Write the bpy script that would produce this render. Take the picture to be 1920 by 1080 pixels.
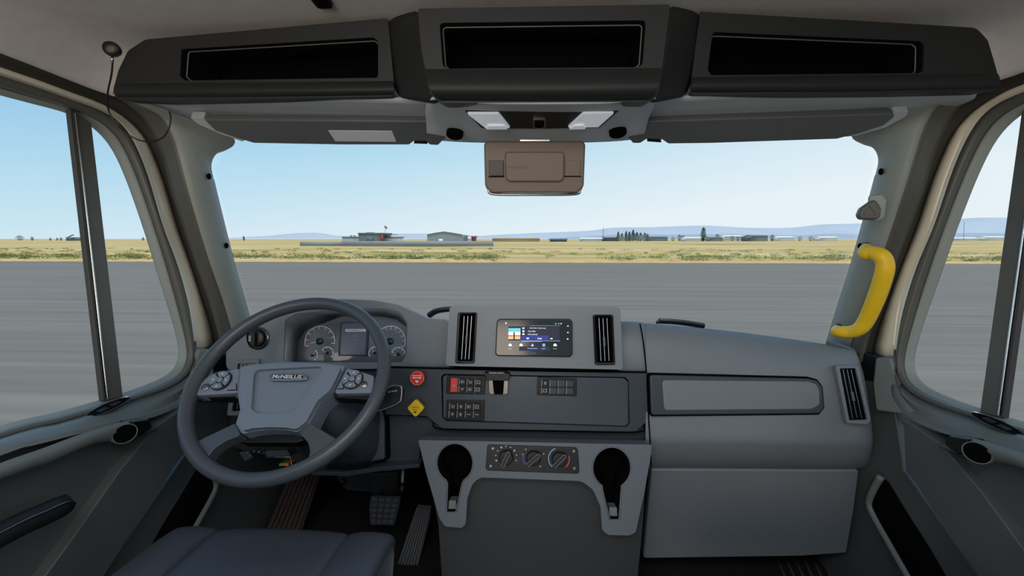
import bpy, bmesh, math, random
from mathutils import Vector as V, Matrix
random.seed(7)
for o in list(bpy.data.objects): bpy.data.objects.remove(o)
S = bpy.context.scene
COL = S.collection
# ------------------------------------------------------------------ camera
FPX, YAW, PIT = 800.0, math.radians(2.7), math.atan(93 / 800)
CAM = V((0, 0, 1.05))          # metres above the cab floor
FW = V((-math.sin(YAW) * math.cos(PIT), math.cos(YAW) * math.cos(PIT), -math.sin(PIT)))
RT = V((math.cos(YAW), math.sin(YAW), 0))
UPV = RT.cross(FW)
cd = bpy.data.cameras.new('camera'); cd.sensor_width = 36; cd.lens = 36 * FPX / 1920; cd.clip_start = .02; cd.clip_end = 20000
co = bpy.data.objects.new('camera', cd); COL.objects.link(co)
co.matrix_world = Matrix.Translation(CAM) @ Matrix((RT, UPV, -FW)).transposed().to_4x4()
S.camera = co
# ------------------------------------------------------------------ sky and sun
W = bpy.data.worlds.new('sky'); S.world = W; W.use_nodes = True
nt = W.node_tree; nt.nodes.clear()
tc = nt.nodes.new('ShaderNodeTexCoord'); sp = nt.nodes.new('ShaderNodeSeparateXYZ')
mx = nt.nodes.new('ShaderNodeMath'); mx.operation = 'MULTIPLY_ADD'; mx.inputs[1].default_value = -.16; 
rp = nt.nodes.new('ShaderNodeValToRGB'); bg = nt.nodes.new('ShaderNodeBackground'); ow = nt.nodes.new('ShaderNodeOutputWorld')
nt.links.new(tc.outputs['Generated'], sp.inputs[0])
nt.links.new(sp.outputs['X'], mx.inputs[0]); nt.links.new(sp.outputs['Z'], mx.inputs[2])
nt.links.new(mx.outputs[0], rp.inputs[0]); nt.links.new(rp.outputs[0], bg.inputs[0]); nt.links.new(bg.outputs[0], ow.inputs[0])
cr_ = rp.color_ramp
cr_.elements[0].position = 0; cr_.elements[0].color = (.84, .92, .965, 1)
cr_.elements[1].position = 1; cr_.elements[1].color = (.10, .30, .68, 1)
for p, c in ((.10, (.70, .85, .94)), (.22, (.50, .75, .90)), (.45, (.19, .47, .80))):
    e = cr_.elements.new(p); e.color = (*c, 1)
bg.inputs[1].default_value = 1.0
sl = bpy.data.lights.new('sun', 'SUN'); sl.energy = 2.6; sl.angle = math.radians(1.5); sl.color = (1, .95, .86)
so = bpy.data.objects.new('sun', sl); COL.objects.link(so)
so.rotation_euler = (math.radians(13), math.radians(5), 0)
# added soft fill light under the headliner, no lamp fixture there
dl = bpy.data.lights.new('ceiling_fill_light', 'AREA'); dl.shape = 'RECTANGLE'; dl.size = 1.3; dl.size_y = .7; dl.energy = 17; dl.color = (.97, .98, 1)
dlo = bpy.data.objects.new('ceiling_fill_light', dl); COL.objects.link(dlo); dlo.location = (0, .0, 1.515)
dlo.rotation_euler = (V((0, .25, .5)) - V(dlo.location)).to_track_quat('-Z', 'Y').to_euler()
# added warm fill light behind the driver seat
rl = bpy.data.lights.new('rear_fill_light', 'AREA'); rl.shape = 'RECTANGLE'; rl.size = .95; rl.size_y = .55; rl.energy = 11; rl.color = (1, .82, .66)
rlo = bpy.data.objects.new('rear_fill_light', rl); COL.objects.link(rlo); rlo.location = (-.52, -.85, 1.0); rlo.rotation_euler = (math.radians(90), 0, 0)
vs = S.view_settings; vs.view_transform = 'Standard'; vs.look = 'None'; vs.gamma = 1; vs.use_curve_mapping = False; vs.exposure = 0.0

# ------------------------------------------------------------------ materials
def lin(c): return tuple(((x / 255) / 12.92 if x / 255 <= .04045 else ((x / 255 + .055) / 1.055) ** 2.4) for x in c)
MATS = {}
def mat(name, rgb, rough=.5, metal=0, bump=0, scale=600, var=0, emit=0, spec=.5, stretch=None, vscale=None, coat=0):
    if name in MATS: return MATS[name]
    m = bpy.data.materials.new(name); m.use_nodes = True; MATS[name] = m
    t = m.node_tree; b = t.nodes['Principled BSDF']
    c = (*lin(rgb), 1)
    b.inputs['Base Color'].default_value = c; b.inputs['Roughness'].default_value = rough
    b.inputs['Metallic'].default_value = metal; b.inputs['Specular IOR Level'].default_value = spec
    b.inputs['Coat Weight'].default_value = coat
    m.diffuse_color = c
    if emit:
        b.inputs['Emission Color'].default_value = c; b.inputs['Emission Strength'].default_value = emit
    if bump or var:
        g = t.nodes.new('ShaderNodeTexCoord'); mp = t.nodes.new('ShaderNodeMapping')
        t.links.new(g.outputs['Object'], mp.inputs[0])
        if stretch: mp.inputs['Scale'].default_value = stretch
    if bump:
        n = t.nodes.new('ShaderNodeTexNoise'); n.inputs['Scale'].default_value = scale; n.inputs['Detail'].default_value = 2
        bp = t.nodes.new('ShaderNodeBump'); bp.inputs['Strength'].default_value = bump; bp.inputs['Distance'].default_value = .001
        t.links.new(mp.outputs[0], n.inputs['Vector']); t.links.new(n.outputs[0], bp.inputs['Height']); t.links.new(bp.outputs[0], b.inputs['Normal'])
    if var:
        n = t.nodes.new('ShaderNodeTexNoise'); n.inputs['Scale'].default_value = vscale or 6; n.inputs['Detail'].default_value = 4
        r = t.nodes.new('ShaderNodeValToRGB')
        r.color_ramp.elements[0].position = .3; r.color_ramp.elements[1].position = .7
        r.color_ramp.elements[0].color = (*[x * (1 - var) for x in c[:3]], 1); r.color_ramp.elements[1].color = (*[min(1, x * (1 + var)) for x in c[:3]], 1)
        t.links.new(mp.outputs[0], n.inputs['Vector']); t.links.new(n.outputs[0], r.inputs[0]); t.links.new(r.outputs[0], b.inputs['Base Color'])
    return m
DASH = mat('dash_plastic', (120, 126, 131), .38, bump=.12, scale=900, var=.03)
DASHD = mat('dash_plastic_dark', (62, 68, 75), .40, bump=.12, scale=900, var=.03)
OVER = mat('overhead_plastic', (36, 38, 38), .5, spec=.25, bump=.12, scale=800, var=.03)
OVERL = mat('overhead_liner_lit', (196, 202, 206), .55, bump=.12, scale=800, var=.03)  # lightened beyond the plastic's own tone to paint in bounce light
HEAD = mat('headliner_fabric', (206, 203, 200), .95, bump=.5, scale=1500, var=.04, vscale=40)
PILL = mat('pillar_trim', (150, 156, 150), .5, bump=.12, scale=800, var=.03)
SEALM = mat('rubber_seal', (62, 61, 55), .6, bump=.15, scale=500, var=.05)
FRAME = mat('door_frame_plastic', (92, 91, 83), .45, bump=.12, scale=700, var=.04)
CREAM = mat('cream_paint', (250, 240, 214), .3, var=.02, coat=.4)
BLACK = mat('black_plastic', (14, 15, 16), .4, bump=.08, var=.1)
VOIDM = mat('black_matt', (3, 3, 4), .9, spec=.1, var=.1)
RUB = mat('black_rubber', (26, 27, 29), .55, bump=.25, scale=300, var=.1)
DOORM = mat('door_panel_plastic', (84, 88, 88), .5, bump=.15, scale=700, var=.04)
DOORL = mat('door_ledge_plastic', (112, 117, 114), .45, bump=.12, scale=700, var=.03)
SLATM = mat('slat_metal', (170, 172, 175), .4, 1, var=.02)
CONSH = mat('console_shell_plastic', (104, 110, 116), .45, bump=.12, scale=900, var=.03)
CHR = mat('satin_chrome', (200, 203, 206), .22, 1, var=.02)
ALU = mat('brushed_metal', (150, 145, 140), .35, 1, bump=.1, var=.06)
GLOSS = mat('satin_switch_panel', (78, 86, 93), .26, bump=.03, scale=900, var=.03)
WHEELM = mat('wheel_leather', (76, 80, 85), .33, bump=.2, scale=700, var=.04)
HUBM = mat('wheel_hub_plastic', (122, 130, 140), .42, bump=.1, scale=900, var=.03)
WHITE = mat('white_print', (225, 228, 232), .5, var=.02)
GREYP = mat('grey_print', (150, 153, 156), .5, var=.02)
DIM = mat('dim_print', (96, 98, 100), .5, var=.02)
RED = mat('red_plastic', (222, 52, 38), .35, bump=.05, var=.04)
REDS = mat('red_switch', (226, 74, 62), .4, bump=.05, var=.04)
YEL = mat('yellow_plastic', (246, 198, 34), .38, bump=.05, var=.03)
YELH = mat('yellow_handle', (255, 206, 36), .42, bump=.1, scale=300, var=.03)
SEATM = mat('seat_vinyl', (64, 68, 75), .45, bump=.35, scale=260, var=.06)
TAUPE = mat('taupe_plastic', (112, 98, 84), .5, bump=.1, var=.03)
LENS = mat('lamp_lens', (226, 232, 240), .25, var=.02, emit=.25)
VISOR = mat('visor_plastic', (96, 99, 101), .55, bump=.15, scale=800, var=.03)
CONS = mat('console_body_plastic', (46, 48, 50), .5, bump=.15, scale=800, var=.04)
FLOORM = mat('floor_rubber', (30, 28, 27), .7, bump=.4, scale=150, var=.15)
BROWN = mat('brown_mat', (42, 19, 13), .6, bump=.3, scale=120, var=.2)
CLUST = mat('cluster_face', (74, 77, 84), .3, var=.03, coat=.6)
SCRN = mat('screen_glass_black', (10, 11, 13), .12, var=.05)
BLUE = mat('blue_print', (70, 120, 225), .5, var=.02)
LBLUE = mat('light_blue_print', (140, 200, 240), .5, var=.02)
REDP = mat('red_print', (240, 90, 50), .5, var=.02)
ORANGE = mat('orange_tag', (235, 130, 50), .5, var=.05)
GREEN = mat('green_tag', (110, 150, 60), .5, var=.05)
def glass(name, tint, refl=.06):
    m = bpy.data.materials.new(name); m.use_nodes = True; t = m.node_tree; t.nodes.clear()
    o = t.nodes.new('ShaderNodeOutputMaterial'); a = t.nodes.new('ShaderNodeBsdfTransparent'); g = t.nodes.new('ShaderNodeBsdfGlossy')
    mi = t.nodes.new('ShaderNodeMixShader'); f = t.nodes.new('ShaderNodeFresnel'); f.inputs[0].default_value = 1.10
    n = t.nodes.new('ShaderNodeTexNoise'); n.inputs['Scale'].default_value = 3
    r = t.nodes.new('ShaderNodeValToRGB'); r.color_ramp.elements[0].color = (*[c * .99 for c in tint], 1); r.color_ramp.elements[1].color = (*tint, 1)
    t.links.new(n.outputs[0], r.inputs[0]); t.links.new(r.outputs[0], a.inputs[0])
    g.inputs['Roughness'].default_value = .02
    t.links.new(f.outputs[0], mi.inputs[0]); t.links.new(a.outputs[0], mi.inputs[1]); t.links.new(g.outputs[0], mi.inputs[2]); t.links.new(mi.outputs[0], o.inputs[0])
    return m
GLASS = glass('window_glass', (.95, .97, .97))

# ------------------------------------------------------------------ geometry helpers
def ray(px, py): return FW + RT * ((px - 960) / FPX) - UPV * ((py - 540) / FPX)
def UY(px, py, Y): d = ray(px, py); return CAM + d * (Y / d.y)
def UX(px, py, X): d = ray(px, py); return CAM + d * (X / d.x)
def UZ(px, py, Z): d = ray(px, py); return CAM + d * ((Z - CAM.z) / d.z)
class Pl:
    """a plane in the cab; at() gives the point of it seen at a pixel, off metres along its normal"""
    def __init__(s, o, n, up=V((0, 0, 1))):
        s.o = V(o); s.n = V(n).normalized(); s.u = up.cross(s.n)
        s.u = s.u.normalized() if s.u.length > 1e-4 else V((1, 0, 0)); s.v = s.n.cross(s.u)
    def at(s, px, py, off=0):
        d = ray(px, py); t = (s.o - CAM).dot(s.n) / d.dot(s.n); return CAM + d * t + s.n * off
    def uv(s, px, py):
        p = s.at(px, py) - s.o; return (p.dot(s.u), p.dot(s.v))
    def w(s, u, v, off=0): return s.o + s.u * u + s.v * v + s.n * off
    def shift(s, d): return Pl(s.o + s.n * d, s.n, s.v)
def tilt(px, py, Y, deg, yaw=0):
    a, b = math.radians(deg), math.radians(yaw)
    return Pl(UY(px, py, Y), (math.sin(b) * math.cos(a), -math.cos(b) * math.cos(a), math.sin(a)))
def props(o, label=None, cat=None, group=None, kind=None):
    if label: o['label'] = label
    if cat: o['category'] = cat
    if group: o['group'] = group
    if kind: o['kind'] = kind
    return o
def thing(name, label, cat, loc=(0, 0, 0), group=None, kind=None):
    o = bpy.data.objects.new(name, None); o.empty_display_size = .05; COL.objects.link(o); o.location = loc
    return props(o, label, cat, group, kind)
def link(name, me, m, parent=None):
    o = bpy.data.objects.new(name, me); COL.objects.link(o)
    if m: me.materials.append(m)
    if parent:
        o.parent = parent
        o.matrix_parent_inverse = Matrix.Translation(-V(parent_loc(parent)))
    return o
def parent_loc(p): return V(p.location) if p.type == 'EMPTY' else V((0, 0, 0))
def mk(name, verts, faces, m, parent=None, smooth=True, flat=False):
    me = bpy.data.meshes.new(name); me.from_pydata([tuple(v) for v in verts], [], faces); me.validate(); me.update()
    bm = bmesh.new(); bm.from_mesh(me); bmesh.ops.recalc_face_normals(bm, faces=bm.faces); bm.to_mesh(me); bm.free()
    for p in me.polygons: p.use_smooth = not flat
    return link(name, me, m, parent)
def bev(o, w, seg=2, ang=35):
    if w > 0:
        b = o.modifiers.new('bevel', 'BEVEL'); b.width = w; b.segments = seg; b.limit_method = 'ANGLE'; b.angle_limit = math.radians(ang); b.harden_normals = True
    return o
def roundpoly(P, r, seg=5):
    """round the corners of a 2D polygon; r one radius or one per corner"""
    n = len(P); out = []
    rs = r if isinstance(r, (list, tuple)) else [r] * n
    for i in range(n):
        a, b, c = V(P[i - 1]), V(P[i]), V(P[(i + 1) % n]); q = rs[i]
        e1, e2 = a - b, c - b
        if q <= 0 or e1.length < 1e-7 or e2.length < 1e-7: out.append(tuple(b)); continue
        e1n, e2n = e1.normalized(), e2.normalized(); ang = e1n.angle(e2n)
        if ang > math.radians(172): out.append(tuple(b)); continue
        d = min(q / math.tan(ang / 2), e1.length * .48, e2.length * .48)
        p1, p2 = b + e1n * d, b + e2n * d
        for k in range(seg + 1):
            t = k / seg; out.append(tuple(p1 * (1 - t) ** 2 + b * 2 * t * (1 - t) + p2 * t * t))
    return out
def prism(name, pl, poly, front, back, m, parent=None, bevel=0, holes=(), seg=2, ang=35):
    """polygon in plane coordinates, from +front to -back along the normal, with optional through holes"""
    bm = bmesh.new(); loops = [poly] + list(holes); E = {}
    tops = []
    for L in loops:
        f = [bm.verts.new(pl.w(u, v, front)) for u, v in L]; b = [bm.verts.new(pl.w(u, v, -back)) for u, v in L]
        tops.append((f, b)); n = len(L)
        for i in range(n): bm.faces.new((f[i], f[(i + 1) % n], b[(i + 1) % n], b[i]))
    if not holes:
        bm.faces.new(tops[0][0]); bm.faces.new(list(reversed(tops[0][1])))
    else:
        for k in (0, 1):
            es = []
            for t in tops:
                vs_ = t[k]
                for i in range(len(vs_)):
                    e = bm.edges.get((vs_[i], vs_[(i + 1) % len(vs_)])); es.append(e)
            bmesh.ops.triangle_fill(bm, use_beauty=True, use_dissolve=False, edges=es)
    bmesh.ops.recalc_face_normals(bm, faces=bm.faces)
    me = bpy.data.meshes.new(name); bm.to_mesh(me); bm.free()
    for p in me.polygons: p.use_smooth = True
    if not bevel:
        me.set_sharp_from_angle(angle=math.radians(30))
    o = link(name, me, m, parent)
    return bev(o, bevel, seg, ang)
def plate(name, pl, pxp, front, back, m, parent=None, r=.004, bevel=.002, holes=(), hr=.003, seg=2):
    poly = roundpoly([pl.uv(*p) for p in pxp], r)
    hs = [roundpoly([pl.uv(*p) for p in h], hr) for h in holes]
    return prism(name, pl, poly, front, back, m, parent, bevel, hs, seg)
def cup(name, pl, pxp, depth, m, parent=None, r=.003, off=0, scale=1.0):
    """an open-fronted recess: side walls and a floor"""
    P = roundpoly([pl.uv(*p) for p in pxp], r); n = len(P)
    cx = sum(p[0] for p in P) / n; cy = sum(p[1] for p in P) / n
    vs_ = [pl.w(u, v, off) for u, v in P] + [pl.w(cx + (u - cx) * scale, cy + (v - cy) * scale, off - depth) for u, v in P]
    fs = [(i, (i + 1) % n, n + (i + 1) % n, n + i) for i in range(n)] + [tuple(range(2 * n - 1, n - 1, -1))]
    o = mk(name, vs_, fs, m, parent)
    o.data.set_sharp_from_angle(angle=math.radians(40))
    sd = o.modifiers.new('shell', 'SOLIDIFY'); sd.thickness = .002; sd.offset = 0
    return o
def crv(pts, n=8, closed=False):
    """Catmull-Rom through points"""
    P = [V(p) for p in pts]; out = []; N = len(P)
    for i in range(N if closed else N - 1):
        if closed: a, b, c, d = P[(i - 1) % N], P[i], P[(i + 1) % N], P[(i + 2) % N]
        else: a, b, c, d = P[max(i - 1, 0)], P[i], P[i + 1], P[min(i + 2, N - 1)]
        for k in range(n):
            t = k / n
            out.append(.5 * ((2 * b) + (c - a) * t + (2 * a - 5 * b + 4 * c - d) * t * t + (3 * b - a - 3 * c + d) * t ** 3))
    if not closed: out.append(P[-1])
    return out
def resample(pts, n):
    P = [V(p) for p in pts]; L = [0]
    for a, b in zip(P, P[1:]): L.append(L[-1] + (b - a).length)
    out = []; j = 0
    for i in range(n):
        t = L[-1] * i / (n - 1)
        while j < len(L) - 2 and L[j + 1] < t: j += 1
        f = (t - L[j]) / max(L[j + 1] - L[j], 1e-9); out.append(P[j].lerp(P[j + 1], min(max(f, 0), 1)))
    return out
def tube(name, pts, r, m, parent=None, seg=10, closed=False, flat=1.0):
    P = [V(p) for p in pts]; n = len(P); vs_, fs = [], []
    T = [(P[(i + 1) % n] - P[i - 1]).normalized() if closed else (P[min(i + 1, n - 1)] - P[max(i - 1, 0)]).normalized() for i in range(n)]
    up = V((0, 0, 1)) if abs(T[0].z) < .9 else V((1, 0, 0)); a = T[0].cross(up).normalized()
    rs = r if isinstance(r, (list, tuple)) else [r] * n
    for i in range(n):
        a = (a - T[i] * a.dot(T[i])).normalized(); b = T[i].cross(a)
        for k in range(seg):
            w = 2 * math.pi * k / seg; vs_.append(P[i] + (a * math.cos(w) + b * math.sin(w) * flat) * rs[i])
    for i in range(n if closed else n - 1):
        for k in range(seg):
            i2 = (i + 1) % n; fs.append((i * seg + k, i * seg + (k + 1) % seg, i2 * seg + (k + 1) % seg, i2 * seg + k))
    if not closed: fs += [tuple(range(seg)), tuple(range((n - 1) * seg, n * seg))]
    return mk(name, vs_, fs, m, parent)
def loft(name, rows, m, parent=None, sub=0, solid=0, closed=False):
    n = len(rows[0]); vs_ = [p for r in rows for p in r]; fs = []
    for i in range(len(rows) - 1):
        for k in range(n if closed else n - 1): fs.append((i * n + k, i * n + (k + 1) % n, (i + 1) * n + (k + 1) % n, (i + 1) * n + k))
    o = mk(name, vs_, fs, m, parent)
    if sub: s = o.modifiers.new('sub', 'SUBSURF'); s.levels = sub; s.render_levels = sub
    if solid: s = o.modifiers.new('shell', 'SOLIDIFY'); s.thickness = solid; s.offset = 0
    return o
def lathe(name, pl, c, prof, m, parent=None, seg=32, sx=1, sy=1, cap=True, rot=0):
    """profile [(radius, height along normal)] about plane point c=(u,v)"""
    vs_, fs = [], []
    for r, h in prof:
        for k in range(seg):
            a = 2 * math.pi * k / seg + rot; vs_.append(pl.w(c[0] + math.cos(a) * r * sx, c[1] + math.sin(a) * r * sy, h))
    for i in range(len(prof) - 1):
        for k in range(seg): fs.append((i * seg + k, i * seg + (k + 1) % seg, (i + 1) * seg + (k + 1) % seg, (i + 1) * seg + k))
    if cap: fs += [tuple(range(seg)), tuple(range((len(prof) - 1) * seg, len(prof) * seg))]
    o = mk(name, vs_, fs, m, parent); o.data.set_sharp_from_angle(angle=math.radians(35)); return o
def rect(pl, x0, y0, x1, y1): return [(x0, y0), (x1, y0), (x1, y1), (x0, y1)]
def text(name, s, pl, px, py, w, m, parent=None, off=.001, ht=None, ang=0, bold=0):
    """lettering laid on a plane, centred on a pixel, w metres wide"""
    c = bpy.data.curves.new(name, 'FONT'); c.body = s; c.align_x = 'CENTER'; c.align_y = 'CENTER'; c.size = 1; c.extrude = .02; c.offset = bold; c.resolution_u = 2
    o = bpy.data.objects.new(name, c); COL.objects.link(o); bpy.context.view_layer.update()
    me = bpy.data.meshes.new_from_object(o.evaluated_get(bpy.context.evaluated_depsgraph_get())); bpy.data.objects.remove(o)
    xs = [v.co.x for v in me.vertices]; ys = [v.co.y for v in me.vertices]
    if not xs: return None
    sx = w / (max(xs) - min(xs)); sy = sx if ht is None else ht / (max(ys) - min(ys)); cx, cy = (max(xs) + min(xs)) / 2, (max(ys) + min(ys)) / 2
    u0, v0 = pl.uv(px, py); ca, sa = math.cos(ang), math.sin(ang)
    for v in me.vertices:
        a, b = (v.co.x - cx) * sx, (v.co.y - cy) * sy
        v.co = pl.w(u0 + a * ca - b * sa, v0 + a * sa + b * ca, off + v.co.z * .01)
    me.name = name
    return link(name, me, m, parent)
def arc(name, pl, c, r, a0, a1, w, m, parent=None, off=.001, n=24, h=.0006):
    """a printed or raised arc"""
    vs_, fs = [], []
    for k in range(n + 1):
        a = math.radians(a0 + (a1 - a0) * k / n)
        for rr, hh in ((r - w / 2, off), (r + w / 2, off), (r + w / 2, off + h), (r - w / 2, off + h)):
            vs_.append(pl.w(c[0] + math.cos(a) * rr, c[1] + math.sin(a) * rr, hh))
    for k in range(n):
        for j in range(4): fs.append((k * 4 + j, k * 4 + (j + 1) % 4, k * 4 + 4 + (j + 1) % 4, k * 4 + 4 + j))
    fs += [(0, 1, 2, 3), (n * 4, n * 4 + 1, n * 4 + 2, n * 4 + 3)]
    return mk(name, vs_, fs, m, parent, flat=True)
def mir(pts): return [V((-p.x, p.y, p.z)) for p in pts]
def struct(o, label=None): return props(o, label, None, None, 'structure')

# ================================================================== the cab shell
ZC = 1.525
def side(lab): return -1 if lab == 'left' else 1
def sgn(pts, s): return [V((p.x * -s, p.y, p.z)) for p in pts]     # built on the left (x<0); s=+1 mirrors to the right
DT = .10                                                            # door lean: the top leans in
def doorpl(x): return Pl((x, 0, .70), V((1, 0, DT)))                # plane of the left door at x (at belt height)
def onpl(pts, x):
    p = doorpl(x); return [p.at(*q) for q in pts]
def back(pts, y, start=True):
    """continue a curve backwards (towards the rear of the cab) out of view to world y"""
    a, b = (pts[0], pts[1]) if start else (pts[-1], pts[-2])
    d = a - b; d.z *= .35; d.x *= .2
    e = a + d * ((y - a.y) / d.y)
    return [e] + pts if start else pts + [e]
NC = 40
def cv(pts, x, both=True):
    q = onpl(pts, x); q = back(q, .15)
    return resample(crv(q, 6), NC)
# pixel traces of the left door opening, from the window glass outwards
gT = [(0, 175), (130, 210), (178, 236), (212, 272), (240, 330), (272, 420), (300, 510), (325, 590), (338, 640)]
gB = [(338, 640), (341, 668), (331, 694), (300, 714), (230, 740), (100, 778), (0, 803)]
f1 = [(0, 163), (133, 203), (190, 228), (225, 262), (255, 325), (287, 415), (315, 505), (337, 585), (350, 640)]
f2 = [(0, 141), (133, 187), (200, 211), (240, 242), (258, 268), (277, 318), (292, 362), (311, 428), (331, 480), (348, 528), (357, 562), (362, 595), (366, 627), (368, 656)]
cI = [(0, 136), (133, 183), (200, 207), (245, 238), (263, 267), (282, 317), (296, 360), (315, 427), (335, 477), (353, 527), (362, 560), (366, 593), (369, 627), (371, 656)]
cO = [(0, 124), (133, 172), (200, 197), (255, 236), (278, 267), (299, 317), (314, 360), (333, 427), (351, 477), (368, 527), (378, 560), (389, 593), (398, 627), (402, 656)]
t0 = [(0, 97), (133, 141), (207, 172), (258, 213), (283, 245), (307, 300), (323, 360), (345, 427), (362, 477), (379, 527), (391, 560), (403, 600), (414, 640), (420, 668)]
cPx = lambda pts, xs: None
def strip(pts, x0, x1):
    """curve whose door-plane offset runs from x0 at its start to x1 at its end"""
    n = len(pts); q = [doorpl(x0 + (x1 - x0) * i / (n - 1)).at(*p) for i, p in enumerate(pts)]
    return resample(crv(back(q, .15), 6), NC)
t1 = [(214, 172), (262, 196), (300, 214), (322, 250), (337, 300), (353, 360), (372, 425), (392, 490), (404, 525), (416, 560), (430, 610), (445, 668)]
wE = [(440, 262), (436, 274), (414, 279), (400, 290), (393, 310), (397, 330), (404, 360), (420, 425), (437, 492), (447, 528), (457, 562), (470, 608), (486, 668)]
def ylerp(pts, ys):
    return [UY(px, py, y) for (px, py), y in zip(pts, ys)]
PT1 = [UX(px, py, -x) for (px, py), x in zip(t1, [.965, .955, .945, .94, .94, .94, .945, .95, .955, .96, .965, .97])]
WE = [UX(px, py, -x) for (px, py), x in zip(wE, [.86, .88, .905, .92, .93, .935, .94, .95, .96, .965, .97, .975, .98])]
def build_side(tag, s):
    L = tag
    n = '1' if s < 0 else '2'
    mn = lambda P: sgn(P, s)
    # ---- body pillar: cream aperture, rubber seals, grey pillar trim
    tr = struct(thing('trim_' + n, None, None, (s * .95, 1.2, 0)))
    c0, c1 = strip(cO, -.985, -1.0), strip(cI, -.985, -1.0)
    gapR = [p + V((-.03, 0, 0)) for p in c1]
    loft('aperture_paint', [mn(c0), mn(c1), mn(gapR)], CREAM, tr, solid=.004)
    b0 = strip(t0, -.952, -.965); bm_ = [(a + b) / 2 + V((.012, 0, 0)) for a, b in zip(b0, c0)]
    loft('door_seal', [mn(b0), mn(bm_), mn(c0)], SEALM, tr, sub=1, solid=.006)
    T1 = resample(crv(PT1, 6), NC); WW = resample(crv(WE, 6), NC)
    i0 = 14                                                      # part of the seal curve that runs down the pillar
    t0d = resample(crv([doorpl(-.952 - .013 * i / 11).at(*p) for i, p in enumerate(t0[2:])], 6), NC)
    g1 = [(a + b) / 2 + V((.006, 0, 0)) for a, b in zip(t0d, T1)]
    loft('seal_cover', [mn(t0d), mn(g1), mn(T1)], FRAME, tr, sub=1, solid=.006)
    m1 = [a.lerp(b, .35) + V((.022, -.012, 0)) for a, b in zip(T1, WW)]; m2 = [a.lerp(b, .75) + V((.020, -.012, 0)) for a, b in zip(T1, WW)]
    we = [p + V((-.001, .004, 0)) for p in WW]; wb = [p + V((-.055, .05, 0)) for p in WW]
    loft('pillar_trim', [mn(T1), mn(m1), mn(m2), mn(WW), mn(we), mn(wb)], PILL, tr, sub=1, solid=.006)
    wg = [p + V((-.006, .007, 0)) for p in WW]
    tube('windshield_seal', mn(wg)[8:], .005, BLACK, tr, 6)
    for (px, py) in ((377, 349), (414, 467)):
        j = min(range(NC), key=lambda i: abs(UX(px, py, -.93).z - WW[i].z))
        c = T1[j].lerp(WW[j], .72) + V((.026, -.017, 0)); 
        nrm = V((.75, -.66, 0)); pl = Pl(V((c.x * -s, c.y, c.z)), V((nrm.x * -s, nrm.y, 0)))
        lathe('screw_hole', pl, (0, 0), [(.0065, .004), (.0065, -.004), (.004, -.004)], VOIDM, tr, 16, sx=.75, sy=1.3)
    # ---- the door
    d = thing('door_' + n, None, None, (s * .97, .7, .1)); struct(d)
    gb2 = [(350, 640), (353, 672), (341, 701), (306, 722), (231, 748), (100, 787), (0, 812)]
    gb3 = [(366, 640), (367, 676), (350, 708), (311, 732), (232, 757), (100, 797), (0, 823)]
    f2r = [(0, 141), (133, 187), (200, 211), (240, 242), (275, 315), (308, 425), (335, 495), (357, 575), (366, 640)] + gb3[1:]
    gA = gT + gB[1:]; f1A = f1 + gb2[1:]; fmA = [((a[0] + b[0]) / 2, (a[1] + b[1]) / 2) for a, b in zip(f1A, f2r)]
    def loop(pts, x): return resample(crv(back(back(onpl(pts, x), .15), .15, False), 6), 90)
    G, F1, FM, F2 = loop(gA, -1.0), loop(f1A, -.985), loop(fmA, -.957), loop(f2r, -.970)
    loft('window_channel', [mn([p + V((-.008, 0, 0)) for p in G]), mn(G), mn(F1)], PILL, d, sub=1, solid=.004)
    tube('channel_lip', mn([p + V((.004, 0, 0)) for p in F1]), .003, BLACK, d, 6)
    loft('window_frame', [mn(F1), mn(FM), mn(F2), mn([p + V((-.03, 0, 0)) for p in F2])], FRAME, d, sub=1, solid=.006)
    GB3 = resample(crv(back(onpl(gb3, -.965), .15, False), 6), NC)
    # division bar between the vent pane and the main pane: two strips with a bright channel
    def bar(nm, a, b, x, m, w=.5):
        P = doorpl(x); q = [P.at(*p) for p in (a[0], a[1], b[1], b[0])]
        off = P.n * .012
        vs_ = mn(q) + mn([p - off for p in q])
        o = mk(nm, vs_, [(0, 1, 2, 3), (7, 6, 5, 4), (0, 4, 5, 1), (1, 5, 6, 2), (2, 6, 7, 3), (3, 7, 4, 0)], m, d, flat=True); bev(o, .002, 2)
    bar('division_bar', ((141, 205), (172, 232)), ((198, 752), (231, 744)), -.985, FRAME)
    bar('pane_guide', ((131, 205), (140, 207)), ((194, 752), (199, 751)), -.982, SEALM)
    bar('guide_channel', ((140.5, 210), (143.5, 212)), ((202, 749), (206, 748)), -.979, CHR)
    # glass of both panes
    pane = [p + V((-.012, 0, 0)) for p in G]
    mk('window_pane', mn(pane), [tuple(range(len(pane)))], GLASS, d, flat=True)
    # ledge along the sill
    E1p = [(368, 700), (350, 742), (333, 757), (280, 778), (167, 802), (60, 828), (0, 845)]
    E1 = resample(crv(back([UX(px, py, -x) for (px, py), x in zip(E1p, (.95, .935, .925, .915, .905, .90, .90))], .15, False), 6), NC)
    kf = [min(1, max(0, (p.y - .97) / .08)) for p in E1]               # 1 at the front where the ledge has a tall lip, 0 above the bezel
    E2 = [p + V((.002 * k - .022 * (1 - k), 0, -.035 * k - .014 * (1 - k))) for p, k in zip(E1, kf)]; E3 = [p + V((-.03 * k - .07 * (1 - k), 0, -.05 * k - .02 * (1 - k))) for p, k in zip(E1, kf)]
    mid = [a.lerp(b, .5) + V((0, 0, .004)) for a, b in zip(GB3, E1)]
    E0 = [p + V((-.012, 0, .004)) for p in E1]
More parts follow.
